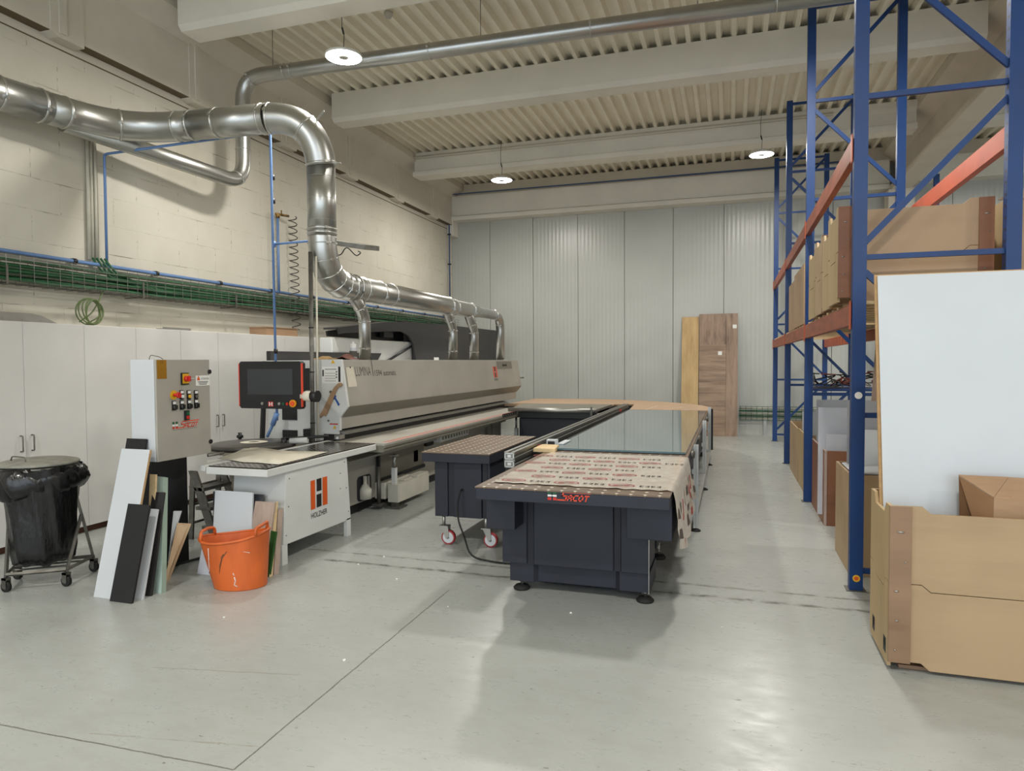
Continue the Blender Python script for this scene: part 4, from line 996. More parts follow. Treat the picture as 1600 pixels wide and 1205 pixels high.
y0 = 10.45
b = MB(); b.prism([(-3.35, y0+.03), (-1.95, y0+.03), (-1.93, 11.65), (-3.5, 11.65)], 'z', za-.04, za); b.build('slab', mach_dkgrey, t, .004)
b = MB(); b.tube([(-3.4, y0, za-.03), (-1.97, y0, za-.03)], .035, 12); b.build('front_roller', alu, t)
b = MB(); b.box(-3.3, -1.98, y0+.06, y0+.12, za-.16, za-.06); b.build('front_rail', black_pl, t)
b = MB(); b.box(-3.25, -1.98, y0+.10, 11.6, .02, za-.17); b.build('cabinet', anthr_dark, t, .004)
b = MB(); b.box(-2.06, -2.03, y0-.045, y0-.03, za-.1, za+.03); b.build('blue_clip', steel, t)
# aluminium side frame
t = thing('profile_frame', 'aluminium frame with three posts on rubber feet along the right of the glass', 'frame', (-.3, 8.7, 0))
xf = -.305
for i, y in enumerate((6.6, 8.75, 10.83)):
    b = MB(); zt_ = at(1086, 700, y=6.6).z if i == 0 else (.80+.03*i)
    b.prism([(xf-.022, y-.022), (xf-.006, y-.022), (xf-.004, y-.014), (xf+.004, y-.014), (xf+.006, y-.022), (xf+.022, y-.022), (xf+.022, y+.022), (xf-.022, y+.022)], 'z', .03, zt_+.03); b.build('post', alu, t)
    b = MB(); b.lathe([(0, 0), (.045, 0), (.045, .01), (.02, .025), (0, .03)], (xf, y, 0), 14); b.build('foot', rubber, t)
    for z in (.22, .56):
        b = MB(); b.box(xf-.5, xf-.022, y-.02, y+.02, z-.02, z+.02); b.build('crossbar', alu, t)
b = MB()
b.box(xf-.02, xf+.02, 6.62, 10.85, .17, .185); b.box(xf-.02, xf+.02, 6.62, 10.85, .195, .21); b.box(xf-.015, xf+.015, 6.62, 10.85, .185, .195); b.build('lower_rail', alu, t)
b = MB(); b.box(xf-.07, xf-.03, 6.5, 10.9, .755, .775); b.build('upper_rail', alu, t)
for y in (6.45, 7.8, 9.4, 10.4):
    b = MB(); b.cyl((xf-.06, y, .74), (xf-.005, y, .74), .035, 14); b.cyl((xf-.05, y, .74), (xf-.05, y+.02, .80), .012, 8); b.build('roller_bracket', [steel], t)
b = MB(); b.box(xf-.02, xf+.03, 11.75, 11.8, .12, .80); b.build('end_post', black_pl, t)
# boards leaning on the back wall
def leaning(name, mat, label, cat, bl, br, tl, th, group=None, edge=None, tr=None, bevel=.001):
    bl, br, tl = Vector(bl), Vector(br), Vector(tl)
    w = br-bl; h = tl-bl; n = w.cross(h).normalized()  # faces the viewer when w=right, h=up
    b = MB(); b.obox(bl, w, h, -n*th)
    b.m = [0]*6
    if edge is not None: b.m = [1, 1, 1, 1, 1, 1]; 
    # front face is the one without -n offset: face (0,3,2,1) or its flip = index 0
    if edge is not None: b.m[0] = 0; b.m[1] = 0
    o = b.build(name, [mat]+([edge] if edge is not None else []), bevel=bevel)
    return tag(o, label, cat, group)
leaning('oak_board', oak, 'tall narrow light oak board leaning on the far back wall', 'board', (-1.02, 15.12, .0), (-.665, 15.12, .0), (-1.02, 15.46, 2.55), .02, None, edge_tan)
t = thing('wood_grain_board', 'tall brown wood-grain panel with two small white stickers leaning on the far back wall', 'board', (-.25, 15.2, 0))
def slope(z): return 15.08+.36*z/2.6
for nm, m_, x0_, x1_, z0_, z1_ in (('cross_grain_field', walnut_h, -.655, -.10, 0, 1.94), ('upper_field', walnut_v, -.655, -.10, 1.94, 2.605), ('side_field', walnut_v, -.10, .14, 0, 2.605)):
    b = MB(); b.obox((x0_+.002, slope(z0_), z0_), (x1_-x0_-.004, 0, 0), (0, slope(z1_)-slope(z0_), z1_-z0_), (0, .03, 0)); b.build(nm, m_, t)
b = MB()
for px, py in ((1148, 510), (1125, 552)):
    p = at(px, py, y=15.33); b.obox((p.x-.04, slope(p.z-.04)-.004, p.z-.04), (.08, 0, 0), (0, .011, .08), (0, .003, 0))
b.build('sticker', white_print, t)
# wire tray on back wall
t = thing('low_cable_tray', 'low wire mesh tray with green cables on the back wall right of the wood panel', 'cable tray', (1.5, 15.4, .3))
b = MB()
for z in (.33, .39, .45, .51, .57, .62): b.tube([(.17, 15.36, z), (8, 15.36, z)], .004, 4)
x = .2
while x < 8: b.tube([(x, 15.47, .62), (x, 15.36, .62), (x, 15.36, .33), (x, 15.47, .33)], .004, 4); x += .11
b.build('wire_basket', green_cable, t)
for k in range(5):
    b = MB(); b.tube([(.17, 15.42, .36+.055*k), (8, 15.42, .35+.055*k)], .014, 6); b.build('cable', green_cable if k % 2 else conduit, t)
for x in (.70, 3.2, 5.7): b = MB(); b.box(x-.03, x+.03, 15.44, 15.48, 0, .6); b.build('stand', alu, t)

# ================================================================ CONTROL CABINET
t = thing('control_cabinet', 'white and grey electrical control cabinet with switches on a black pedestal, behind the leaning boards', 'control cabinet', (-4.08, 4.3, 0))
XD = -3.95; c0 = at(247, 722, x=XD); c1 = at(330, 708, x=XD); cx0 = at(203, 562, y=c0.y).x
ct = at(246, 562, x=XD).z; yA, yB, zb = c0.y, c1.y, (c0.z+c1.z)/2
print('ctrl', c0, c1, cx0, ct)
b = MB(); b.box(cx0, XD-.02, yA, yB, zb, ct); b.build('body', white_side, t, .003)
b = MB(); b.box(XD-.017, XD, yA, yB, zb, ct); DOOR = b.build('door', mach_grey, t, .003)
b = MB(); b.box(-4.33, -4.16, yA+.16, yA+.50, 0, zb); b.build('pedestal', black_pl, t, .003)
b = MB(); b.tube(bend([(-4.06, yA+.05, ct), (-4.05, yA+.05, ct+.035), (-4.03, yA+.12, ct+.02), (-4.02, yA+.14, ct)], .02, 3), .003, 6); b.build('wire', steel, t)
b = MB(); b.cyl((XD+.01, yB-.05, zb-.015), (XD+.05, yB+.08, zb-.01), .012, 8); b.build('cable_gland', steel, t)
cd = lambda px, py: at(px, py, x=XD+.001)
zc = lambda zx, zy: cd(240+zx/10.95, 580+zy/10.95)
def cdr(b, px0, py0, px1, py1, mi=0, lift=.001, f=cd):
    p = f(px0, py1); q = f(px1, py0); p2 = f(px0, py0); decal(b, (XD, p.y, p.z), Y, Z, rect(0, 0, q.y-p.y, p2.z-p.z), mi, lift)
b = MB(); cdr(b, 245.5, 562.5, 260, 592.5); b.build('gold_label', gold_label, DOOR)
p = cd(246.5, 570); text('label_text', 'CE', cd(250, 568), Y, Z, .018, M('gold_print', (110, 78, 20), .5), DOOR, None)
b = MB(); cdr(b, 306, 587, 327.5, 603); 
pz = cd(307.5, 594.5); decal(b, (XD, pz.y, pz.z), Y, Z, [(0, 0), (.035, 0), (.0175, .04)], 1, .002)
b.build('attention_label', [paper_w, orange], DOOR)
p = cd(314, 593.5); text('label_text', 'ATTENTION', p, Y, Z, .015, black_print, DOOR, cd(326, 593).y-p.y, 0, .002)
b = MB()
for k in range(3): cdr(b, 309+k, 596.3+k*2, 325-k, 597.2+k*2, 0, .002)
b.build('label_lines', black_print, DOOR)
p = cd(287, 586); b = MB(); decal(b, (XD, p.y-.025, p.z-.045), Y, Z, [(0, 0), (.05, 0), (.025, .06)], 0, .001); b.build('warning_sign', yellow, DOOR)
p = zc(525, 130); b = MB(); b.box(XD, XD+.012, p.y-.035, p.y+.035, p.z-.045, p.z+.045, 0); b.box(XD+.012, XD+.016, p.y-.028, p.y+.030, p.z-.036, p.z+.038, 1)
b.cyl((XD+.016, p.y, p.z), (XD+.045, p.y, p.z), .022, 14, 2); b.box(XD+.045, XD+.06, p.y-.006, p.y+.006, p.z-.02, p.z+.02, 2); b.cyl((XD+.05, p.y, p.z), (XD+.09, p.y+.02, p.z), .005, 8, 3); b.build('main_switch', [black_pl, yellow, red, alu], DOOR)
for i, (zx, zy) in enumerate(((475, 405), (597, 405), (720, 405), (345, 590), (478, 580), (603, 570), (722, 560))):
    p = zc(zx, zy); b = MB(); b.box(XD, XD+.008, p.y-.018, p.y+.018, p.z-.035, p.z+.035, 0); b.box(XD+.008, XD+.010, p.y-.014, p.y+.014, p.z+.010, p.z+.030, 1)
    if i < 3: b.cyl((XD+.008, p.y, p.z-.012), (XD+.018, p.y, p.z-.012), .013, 12, 2 if i == 0 else (3 if i == 1 else 4))
    else: b.cyl((XD+.008, p.y, p.z-.012), (XD+.018, p.y, p.z-.012), .013, 12, 4); b.box(XD+.018, XD+.036, p.y-.004, p.y+.004, p.z-.028, p.z+.004, 0)
    b.build('selector_switch', [black_pl, white_print, white_print, yellow, steel], DOOR)
p = zc(345, 410); b = MB(); b.cyl((XD, p.y, p.z), (XD+.003, p.y, p.z), .035, 20, 0); b.cyl((XD+.003, p.y, p.z), (XD+.035, p.y+.004, p.z), .012, 12, 1); b.cyl((XD+.035, p.y+.004, p.z), (XD+.05, p.y+.005, p.z), .022, 18, 1); b.build('emergency_stop', [yellow, red], DOOR)
p = zc(553, 755); b = MB(); b.box(XD, XD+.02, p.y-.018, p.y+.018, p.z-.036, p.z+.036, 0); b.box(XD+.02, XD+.025, p.y-.013, p.y+.013, p.z+.004, p.z+.028, 1); b.box(XD+.02, XD+.025, p.y-.013, p.y+.013, p.z-.028, p.z-.004, 2); b.build('start_stop_switch', [black_pl, green_print, red], DOOR)
for px, py in ((327, 581), (329, 690)):
    p = cd(px, py); b = MB(); b.cyl((XD, p.y, p.z), (XD+.008, p.y, p.z), .018, 14); b.build('door_lock', black_pl, DOOR)
p = zc(322, 995); q = zc(780, 960); sacot_logo((XD, p.y, p.z), Y, Z, (q.y-p.y)*.96, zc(322, 875).z-p.z, DOOR)
# ================================================================ BIN ON A WHEELED STAND
t = thing('waste_bag_stand', 'wheeled metal stand with a black rubbish bag under a round dusty lid', 'bin', (-4.77, 3.72, 0))
zl = .87; c_ = at(60, 723, z=zl)
cx_, cy_ = c_.x, c_.y
wh = [at(10, 925, z=0), at(104, 916, z=0), at(147, 893, z=0), at(28, 905, z=0)]
print('bin', c_, wh)
base = [Vector((w.x, w.y, .10)) for w in wh]
RL = .265
b = MB(); b.lathe([(0, .035), (.08, .034), (.20, .026), (RL-.01, .012), (RL, .004), (RL-.004, -.008), (RL-.03, -.010), (0, -.010)], (cx_, cy_, zl), 40); LID = b.build('lid', lid_m, t)
b = MB(); b.tube(bend([(cx_-.10, cy_-.13, zl+.03), (cx_-.09, cy_-.13, zl+.06), (cx_+.05, cy_-.14, zl+.06), (cx_+.06, cy_-.14, zl+.025)], .02, 3), .005, 6); b.build('lid_handle', steel, LID)
# frame
b = MB()
top = [Vector((cx_+RL*.95*math.cos(a), cy_+RL*.95*math.sin(a), zl-.03)) for a in (PI*1.02, 0, PI*.05, PI*.95)]
b.tube([(cx_+RL*.97*math.cos(2*PI*k/24), cy_+RL*.97*math.sin(2*PI*k/24), zl-.025) for k in range(24)], .011, 8, closed=True)
b.build('top_ring', steel, t)
def bar(a, c, w=.022, nm='frame_bar', m=steel, par=t):
    b = MB(); b.tube([a, c], w*.6, 4); return b.build(nm, m, par)
for a, c in ((0, 1), (1, 2), (2, 3), (3, 0)): bar(base[a]+Z*.02, base[c]+Z*.02)
bar(base[2], top[2], .022, 'leg'); bar(base[1], base[2].lerp(top[2], .5), .022, 'leg')
bar(base[0], top[0], .022, 'leg'); bar(base[3], base[0].lerp(top[0], .5), .022, 'leg')
for f in (.35, .65): bar(base[0].lerp(base[3], f)+Z*.02, base[1].lerp(base[2], f)+Z*.02, .012)
for w in wh:
    b = MB(); b.cyl((w.x, w.y-.013, .038), (w.x, w.y+.013, .038), .038, 18, 0); b.cyl((w.x, w.y-.015, .038), (w.x, w.y+.015, .038), .018, 12, 1); b.box(w.x-.02, w.x+.02, w.y-.02, w.y-.016, .03, .10, 1); b.box(w.x-.02, w.x+.02, w.y+.016, w.y+.02, .03, .10, 1); b.box(w.x-.02, w.x+.02, w.y-.02, w.y+.02, .085, .10, 1)
    b.build('caster', [rubber, steel], t)
# bag: pleated main body and folded over collar
rnd = random.Random(11)
def bag_surface(prof, c, seg, folds, depth, twist=0.0, ph=0):
    vs = []
    for i, (r, z) in enumerate(prof):
        for k in range(seg):
            a = 2*PI*k/seg
            d = sum(am*math.sin(f*a+p_+twist*z*f*.3) for f, am, p_ in folds)
            rr = r*(1+d*depth)
            vs.append((c[0]+rr*math.cos(a), c[1]+rr*math.sin(a), z+.012*math.sin(5*a+i)))
    return vs, [(i*seg+k, i*seg+(k+1) % seg, (i+1)*seg+(k+1) % seg, (i+1)*seg+k) for i in range(len(prof)-1) for k in range(seg)]
bc = (sum(w.x for w in wh)/4*.5+cx_*.5, sum(w.y for w in wh)/4*.5+cy_*.5)
folds = [(9, .5, .3), (14, .35, 1.7), (23, .3, .9), (5, .4, 2.2)]
b = MB(); prof = [(.02, .135), (.13, .14), (.19, .17), (.205, .26), (.21, .40), (.215, .52), (.225, .62), (.235, .72), (.245, .82), (.25, zl-.02)]
prof = [(r, z) for r, z in prof]
vs, fs = bag_surface(prof, bc, 96, folds, .055, 2.0); b.add(vs, fs, 0, True)
o = b.build('bag', bag, t)
b = MB(); prof = [(.252, zl-.015), (.285, zl-.03), (.31, zl-.08), (.315, zl-.14), (.295, zl-.19), (.27, zl-.225), (.235, zl-.235)]
vs, fs = bag_surface(prof, (cx_, cy_), 110, [(13, .6, .3), (21, .4, 1.1), (31, .4, 2.0), (7, .5, .2)], .045, 6.0)
vs = [(x, y, z+.03*math.sin(math.atan2(y-cy_, x-cx_)+1.2)*(zl-z)/.2) for x, y, z in vs]
b.add(vs, fs, 0, True)
o = b.build('bag_collar', bag, t)

# ================================================================ BOARDS LEANING ON THE CONTROL CABINET
def lb(name, mat, label, bl, br, tlpx, ytop, th, edge=None, cat='board', grp='board offcuts leaning on the control cabinet'):
    tl = at(tlpx[0], tlpx[1], y=ytop)
    bl = Vector(bl); br = Vector(br)
    return leaning(name, mat, label, cat, bl, br, tl, th, None, edge)
XB = -3.97
lb('offcut_board', black_board, 'small black board top showing above the tall white leaning board', (-4.17, 3.62, 0), (-3.99, 3.62, 0), (198, 685), 3.905, .018)
lb('offcut_board', white_side, 'tall white board leaning on the control cabinet, leftmost and tallest of the leaning boards', (-4.165, 3.556, 0), (-3.905, 3.556, 0), (190, 701), 3.86, .019, edge_tan)
lb('offcut_board', black_board, 'short black board leaning over the right foot of the tall white board', (-3.985, 3.522, 0), (-3.795, 3.522, 0), (200, 787), 3.738, .017)
lb('offcut_board', pine, 'narrow pale wood strip standing just right of the tall white board', (-3.92, 3.76, 0), (-3.865, 3.76, 0), (234, 741), 3.935, .015)
lb('offcut_board', white_side, 'narrow white board right behind the short black board', (-3.86, 3.60, 0), (-3.79, 3.605, 0), (233, 795), 3.84, .018)
lb('offcut_board', darkbrown_board, 'dark brown board between the narrow white board and the mint green board', (-3.88, 3.66, 0), (-3.79, 3.68, 0), (238, 769), 3.91, .019)
lb('offcut_board', mint_board, 'mint green board leaning on the black pedestal of the control cabinet', at(239, 925, z=0), at(252, 928, z=0), (243, 744), 4.02, .04, M('mint_edge', (150, 170, 156), .5))
bl = at(257, 912, z=0)
b = MB(); P0, P1, P2, P3 = at(256, 912, z=0), at(262, 903, z=0), at(295, 818, y=4.16), at(277, 817, y=4.10)
nv = (P1-P0).cross(P3-P0).normalized()*.018
b.add([P0, P1, P2, P3, P0+nv, P1+nv, P2+nv, P3+nv], [(0,1,2,3),(7,6,5,4),(0,4,5,1),(1,5,6,2),(2,6,7,3),(3,7,4,0)])
o = b.build('offcut_board', light_oak); tag(o, 'light wood offcut with a slanted edge leaning right of the mint green board', 'board')
b = MB(); P0, P1, P2, P3 = at(262, 880, y=4.03), at(266, 850, y=4.05), at(282, 799, y=4.13), at(271, 799, y=4.10)
b.add([P0, P1, P2, P3]+[p+Vector((0, .015, 0)) for p in (P0, P1, P2, P3)], [(0,1,2,3),(7,6,5,4),(0,4,5,1),(1,5,6,2),(2,6,7,3),(3,7,4,0)])
P0.z = 0
o = b.build('offcut_board', white_side); tag(o, 'small white triangular offcut tip behind the slanted light wood offcut', 'board')

# right hand pile in front of the infeed table leg
lb('offcut_board', M('charcoal_board', (70, 70, 76), .5), 'dark grey board behind all others leaning on the white table with the H mark', (-3.90, 4.40, 0), (-3.42, 4.40, 0), (333, 768), 4.54, .018)
lb('offcut_board', white_side, 'white glossy board standing behind the orange tub', (-3.80, 4.26, 0), (-3.44, 4.26, 0), (336, 766), 4.47, .018)
lb('offcut_board', lilac_sheet, 'low pale grey board just visible behind the left rim of the orange tub', (-3.86, 4.18, 0), (-3.64, 4.18, 0), (319, 836), 4.27, .012)
lb('offcut_board', grey_oak, 'grey-brown wood board right of the white board behind the tub', (-3.50, 4.27, 0), (-3.32, 4.27, 0), (399, 783), 4.46, .02)
lb('offcut_board', green_board, 'short dark green board leaning right of the orange tub', at(400, 897, z=0), at(420, 902, z=0), (411, 827), 4.41, .018)
lb('offcut_board', pine, 'narrow pale wood strip standing on edge right of the green board', at(421, 902, z=0), at(426, 900, z=0), (430, 785), 4.50, .12)
lb('offcut_board', grey_oak, 'narrow grey wood board furthest right in the pile beside the table leg', at(428, 899, z=0), at(436, 896, z=0), (435, 796), 4.53, .10)

# ================================================================ ORANGE TUB
t = thing('flexible_tub', 'orange flexible plastic tub with two handles and white paint drips on the floor', 'bucket', (-3.40, 4.0, 0))
m, nt, bs = newmat('orange_tub_plastic')
f = noise(nt, 6, 5, (1, 1, .5), .7); g = noise(nt, 3, 3, (2, 2, .8))
c1 = ramp(nt, g, [(.35, lin((190, 90, 38))), (.6, lin((216, 104, 44)))])
nt.links.new(mixc(nt, mth(nt, 'GREATER_THAN', f, .70), c1, lin((226, 200, 186))), bs.inputs['Base Color']); bs.inputs['Roughness'].default_value = .45
TUB = m
cb_ = Vector((-3.36, 4.06, 0)); ct_ = Vector((-3.405, 4.06, 0))
ang = .28; seg = 48; prof = []
def tub_ring(k_, inner=False):
    f = k_; a_ = (.185+.062*f)-(.006 if inner else 0); b_ = (.145+.03*f)-(.006 if inner else 0); out = []
    for i in range(seg):
        an = 2*PI*i/seg; u, v = a_*math.cos(an), b_*math.sin(an)
        zz = .345*f+(.030*abs(math.cos(an))**3+.028*math.cos(an))*f**3
        c = cb_.lerp(ct_, f)
        out.append((c.x+u*math.cos(ang)-v*math.sin(ang), c.y+u*math.sin(ang)+v*math.cos(ang), max(zz, .001)+(0 if not inner else .004*(1-f))))
    return out
vs = []; lv = [0, .02, .1, .3, .5, .7, .85, .97, 1.0]
for k_ in lv: vs += tub_ring(k_)
for k_ in lv[::-1]: vs += tub_ring(k_, True)
b = MB(); n = len(lv)*2
fs = [(i*seg+k, i*seg+(k+1) % seg, (i+1)*seg+(k+1) % seg, (i+1)*seg+k) for i in range(n-1) for k in range(seg)]
fs += [tuple(range(seg))[::-1], tuple((n-1)*seg+k for k in range(seg))]
b.add(vs, fs, 0, True); b.build('tub_body', TUB, t)
rim = tub_ring(1.0)
b = MB(); b.tube([(x, y, z) for x, y, z in rim], .009, 8, closed=True); b.build('rim', TUB, t)
for i0, nm in ((0, 'handle'), (seg//2, 'handle')):
    a = Vector(rim[(i0-5) % seg]); c = Vector(rim[(i0+5) % seg]); mid = (a+c)/2+Vector((0, 0, .060))
    outw = (Vector(rim[i0])-ct_); outw.z = 0; mid += outw.normalized()*.02
    pts = bend([a, a+Vector((0, 0, .05)), mid+Vector((a-c)*.25), mid-Vector((a-c)*.25), c+Vector((0, 0, .05)), c], .05, 4)
    b = MB(); b.tube(pts, .012, 8); b.build(nm, TUB, t)
b = MB()  # paint drip
for k in range(7): p = at(327+.35*k, 857+7*k, y=3.93-.0*k)
def tubpt(px, py):
    d = at(px, py, y=3.9)-EYE
    for s in range(200):
        p = EYE+d*(.93+s*.001)
        f = max(0, min(1, p.z/.36)); c = cb_.lerp(ct_, f); x, y = p.x-c.x, p.y-c.y
        u = x*math.cos(ang)+y*math.sin(ang); v = -x*math.sin(ang)+y*math.cos(ang)
        if (u/(.185+.062*f))**2+(v/(.145+.03*f))**2 < 1.0: return p-d.normalized()*.002
    return p
dp = [tubpt(325.5+.25*k, 857+5*k) for k in range(9)]
b.tube(dp, [.0035]*8+[.012], 6)
b.tube([tubpt(366, 902), tubpt(368, 908), tubpt(366, 914), tubpt(371, 917)], .004, 5); b.tube([tubpt(364, 896), tubpt(366, 900)], .003, 5)
b.tube([tubpt(380, 862), tubpt(390, 864)], .0035, 5)
b.build('paint_drip', white_print, t)
b = MB()
b.tube([tubpt(354, 862), tubpt(347, 872), tubpt(344, 884), tubpt(343, 898)], [.003, .006, .006, .002], 5); b.tube([tubpt(349, 866), tubpt(343, 876)], [.005, .002], 5)
b.build('glue_stain', M('brown_stain', (120, 76, 44), .6), t)

# ================================================================ STEP LADDER
t = thing('step_ladder', 'folded aluminium step ladder leaning behind the boards, between pedestal and infeed table', 'ladder', (-4.6, 5.0, 0))
P0 = at(294, 736, y=4.95); P1 = Vector((-4.40, 4.95, 0))
d = (P0-P1)
b = MB(); b.obox(P1, (.085, 0, 0), (0, .022, 0), d); b.build('stile', steel, t)
b = MB(); b.obox(P1+Vector((.02, .34, 0)), (.07, 0, 0), (0, .022, 0), d); b.build('stile', steel, t)
b = MB(); q1 = Vector((-4.70, 4.99, 0)); b.obox(q1, (.05, 0, 0), (0, .02, 0), P0-q1+Vector((.02, 0, 0))); b.build('rear_leg', steel, t)
b = MB(); b.obox(q1+Vector((0, .33, 0)), (.05, 0, 0), (0, .02, 0), P0-q1+Vector((.02, 0, 0))); b.build('rear_leg', steel, t)
for f in (.18, .45, .72):
    p = P1+d*f; b = MB(); b.box(p.x-.06, p.x+.10, p.y, p.y+.36, p.z, p.z+.03); b.build('step', steel, t)
    p2 = q1.lerp(P0, f+.05); b = MB(); b.tube([p2+Vector((.02, 0, 0)), p2+Vector((.02, .34, 0))], .012, 8); b.build('cross_rod', steel, t)
b = MB(); b.tube(bend([(-4.14, 4.55, .01), (-4.0, 4.75, .012), (-3.88, 4.9, .012), (-3.7, 5.1, .012)], .1, 4), .012, 6); b.tube(bend([(-4.17, 4.3, .01), (-4.05, 4.8, .012), (-3.9, 5.2, .012)], .1, 4), .010, 6)
o = b.build('floor_cables', rubber); tag(o, 'black cables lying on the floor between the control cabinet pedestal and the infeed table', 'cables')

# ================================================================ PALLET RACKING
t = thing('pallet_rack', 'blue pallet racking with orange beams running along the right side', 'racking', (1.3, 9.8, 0))
FY = [5.18, 8.30, 11.29, 14.36]; TOPS = [5.52, 5.52, 5.52, 5.52]
def post(x, y, s, h):
    w, d = .085, .07; b = MB()
    prof = [(x, y), (x+w, y), (x+w, y+d), (x+w-.012, y+d), (x+w-.012, y+.012), (x+.012, y+.012), (x+.012, y+d), (x, y+d)]
    b.prism(prof, 'z', .006, h)
    z = .1
    while z < h-.05: b.box(x-.0006, x+.002, y+.02, y+.045, z, z+.018, 1); z += .075
    P = b.build('post', [blue_rack, black_pl], t)
    b = MB(); b.box(x-.02, x+w+.02, y-.02, y+d+.03, 0, .006); b.build('base_plate', blue_rack if s else steel, P)
    return P
for y, h in zip(FY, TOPS):
    h = h if y < 9 else 5.52
    hh = h
    PF = post(.79, y, 0, hh); post(1.68, y, 1, hh)
    if y == FY[0]:
        b = MB(); b.cyl((.833, y-.004, 1.355-.0), (.833, y, 1.355), .024, 20); b.build('cap_sticker', white_print, PF)
        p = at(1337, 907, y=y); b = MB(); b.cyl((.833, y-.004, .09), (.833, y, .09), .024, 20, 0); b.cyl((.833, y-.005, .09), (.833, y, .09), .014, 16, 1); b.build('inspection_sticker', [yellow, orange], PF)
    zs = [.12, 1.20, 2.28, 3.36, 4.44]
    for k, z in enumerate(zs+[5.46]):
        b = MB(); b.box(.875, 1.68, y+.02, y+.05, z, z+.035); b.build('brace', blue_rack, t)
    for k, z in enumerate(zs):
        if y == FY[0] and k == 0: continue
        a, c = Vector((.87, y+.035, z+.12)), Vector((1.69, y+.035, z+1.0))
        if k % 2: a, c = Vector((.87, y+.035, z+1.0)), Vector((1.69, y+.035, z+.12))
        b = MB(); n = (c-a).cross(Y).normalized()*.02; b.obox(a-n-Y*.012, c-a, n*2, (0, .024, 0)); b.build('brace', blue_rack, t)
BEAMZ = ((1.84, 1.985), (2.98, 3.12))
for i in range(3):
    for (z0, z1) in BEAMZ:
        for x in (.785, 1.70):
            m_ = rust_beam if x < 1 else orange_beam
            y0, y1 = FY[i]+.075, FY[i+1]
            b = MB(); b.prism([(x, z0), (x+.05, z0), (x+.05, z1-.03), (x+.035, z1-.03), (x+.035, z1), (x, z1)], 'y', y0, y1)
            B_ = b.build('beam', m_, t, .002)
            xx = x-.002 if x < 1 else x+.064
            for ya_, yb_ in ((y0-.05, y0+.006), (y1-.006, y1+.035)): b = MB(); b.box(xx-.004, xx+.002, ya_, yb_, z0-.03, z1+.02); b.build('end_plate', orange_beam, B_)
# extra racking posts of the row behind
t2 = thing('rear_rack', 'second row of blue racking seen behind the first, past the orange beam at right', 'racking', (2.4, 10, 0))
RB = at(1460, 272, y=14.3)
for (x, y) in ((RB.x, 14.3),):
    b = MB(); b.box(x, x+.085, y, y+.07, 0, RB.z); b.build('post', blue_rack, t2)
b = MB(); b.box(RB.x+.08, RB.x+.9, 14.3, 14.33, 4.20, 4.24); b.build('brace', blue_rack, t2)

# ================================================================ CRATES
def crate(name, label, x0, x1, y0, y1, z0, z1, front, side, strip=None, group=None, sw=.10, floor=True, rz=0, collars=1, loc=None):
    """open plywood crate: four walls, base boards, optional corner strip at its near left corner"""
    cx, cy = (x0+x1)/2, (y0+y1)/2
    if loc is None: loc = (cx, cy, z0)
    t = thing(name, label, 'crate', loc, group, rz)
    X0, X1, Y0, Y1, H = x0-cx, x1-cx, y0-cy, y1-cy, z1-z0
    th = .018; hc = H/collars
    for k in range(collars):
        a, c = hc*k+(.004 if k else 0), hc*(k+1)
        # the front board drops a step near its ends so collars interlock
        if collars > 1:
            sx = sw
            prof = [(X0+.0, a+.035), (X0+sx+.05, a+.035), (X0+sx+.09, a), (X1-sx-.09, a), (X1-sx-.05, a+.035), (X1, a+.035), (X1, c+.035), (X1-sx-.05, c+.035), (X1-sx-.09, c), (X0+sx+.09, c), (X0+sx+.05, c+.035), (X0, c+.035)]
        else: prof = [(X0, a), (X1, a), (X1, c), (X0, c)]
        for yy, nm in ((Y0, 'front_board'), (Y1-th, 'rear_board')):
            b = MB(); b.prism(prof, 'y', yy, yy+th); b.build(nm, front, t, .0015, local=True)
        for xx, nm in ((X0, 'side_board'), (X1-th, 'side_board')):
            if collars > 1:
                pr = [(Y0+th, a), (Y1-th, a), (Y1-th, c+.035), (Y1-.10, c+.035), (Y1-.14, c-.02), (Y0+.13, c-.02), (Y0+.09, c+.035), (Y0+th, c+.035)]
                if k: pr = [(Y0+th, a+.036), (Y0+.09, a+.036), (Y0+.13, a-.019), (Y1-.14, a-.019), (Y1-.10, a+.036), (Y1-th, a+.036)]+pr[2:]
            else: pr = [(Y0+th, a), (Y1-th, a), (Y1-th, c), (Y0+th, c)]
            b = MB(); b.prism(pr, 'x', xx, xx+th); b.build(nm, side, t, .0015, local=True)
    if floor:
        b = MB(); b.box(X0+th, X1-th, Y0+th, Y1-th, .06, .075); b.build('bottom_board', ply2, t, local=True)
    if strip:
        for sx0, sx1 in ((X0, X0+sw), (X1-sw, X1)):
            b = MB(); b.box(sx0, sx1, Y0-.012, Y0, .03 if collars > 1 else 0, H+(.034 if collars > 1 else 0)); o = b.build('corner_strip', strip, t, .001, local=True)
            b = MB(); rnd = random.Random(4)
            for k in range(5): b.cyl((sx0+rnd.uniform(.02, sw-.02), Y0-.014, H*(.12+.19*k)), (sx0+rnd.uniform(.02, sw-.02), Y0-.012, H*(.12+.19*k)), .004, 8)
            b.build('screws', alu, o, local=True)
    return t
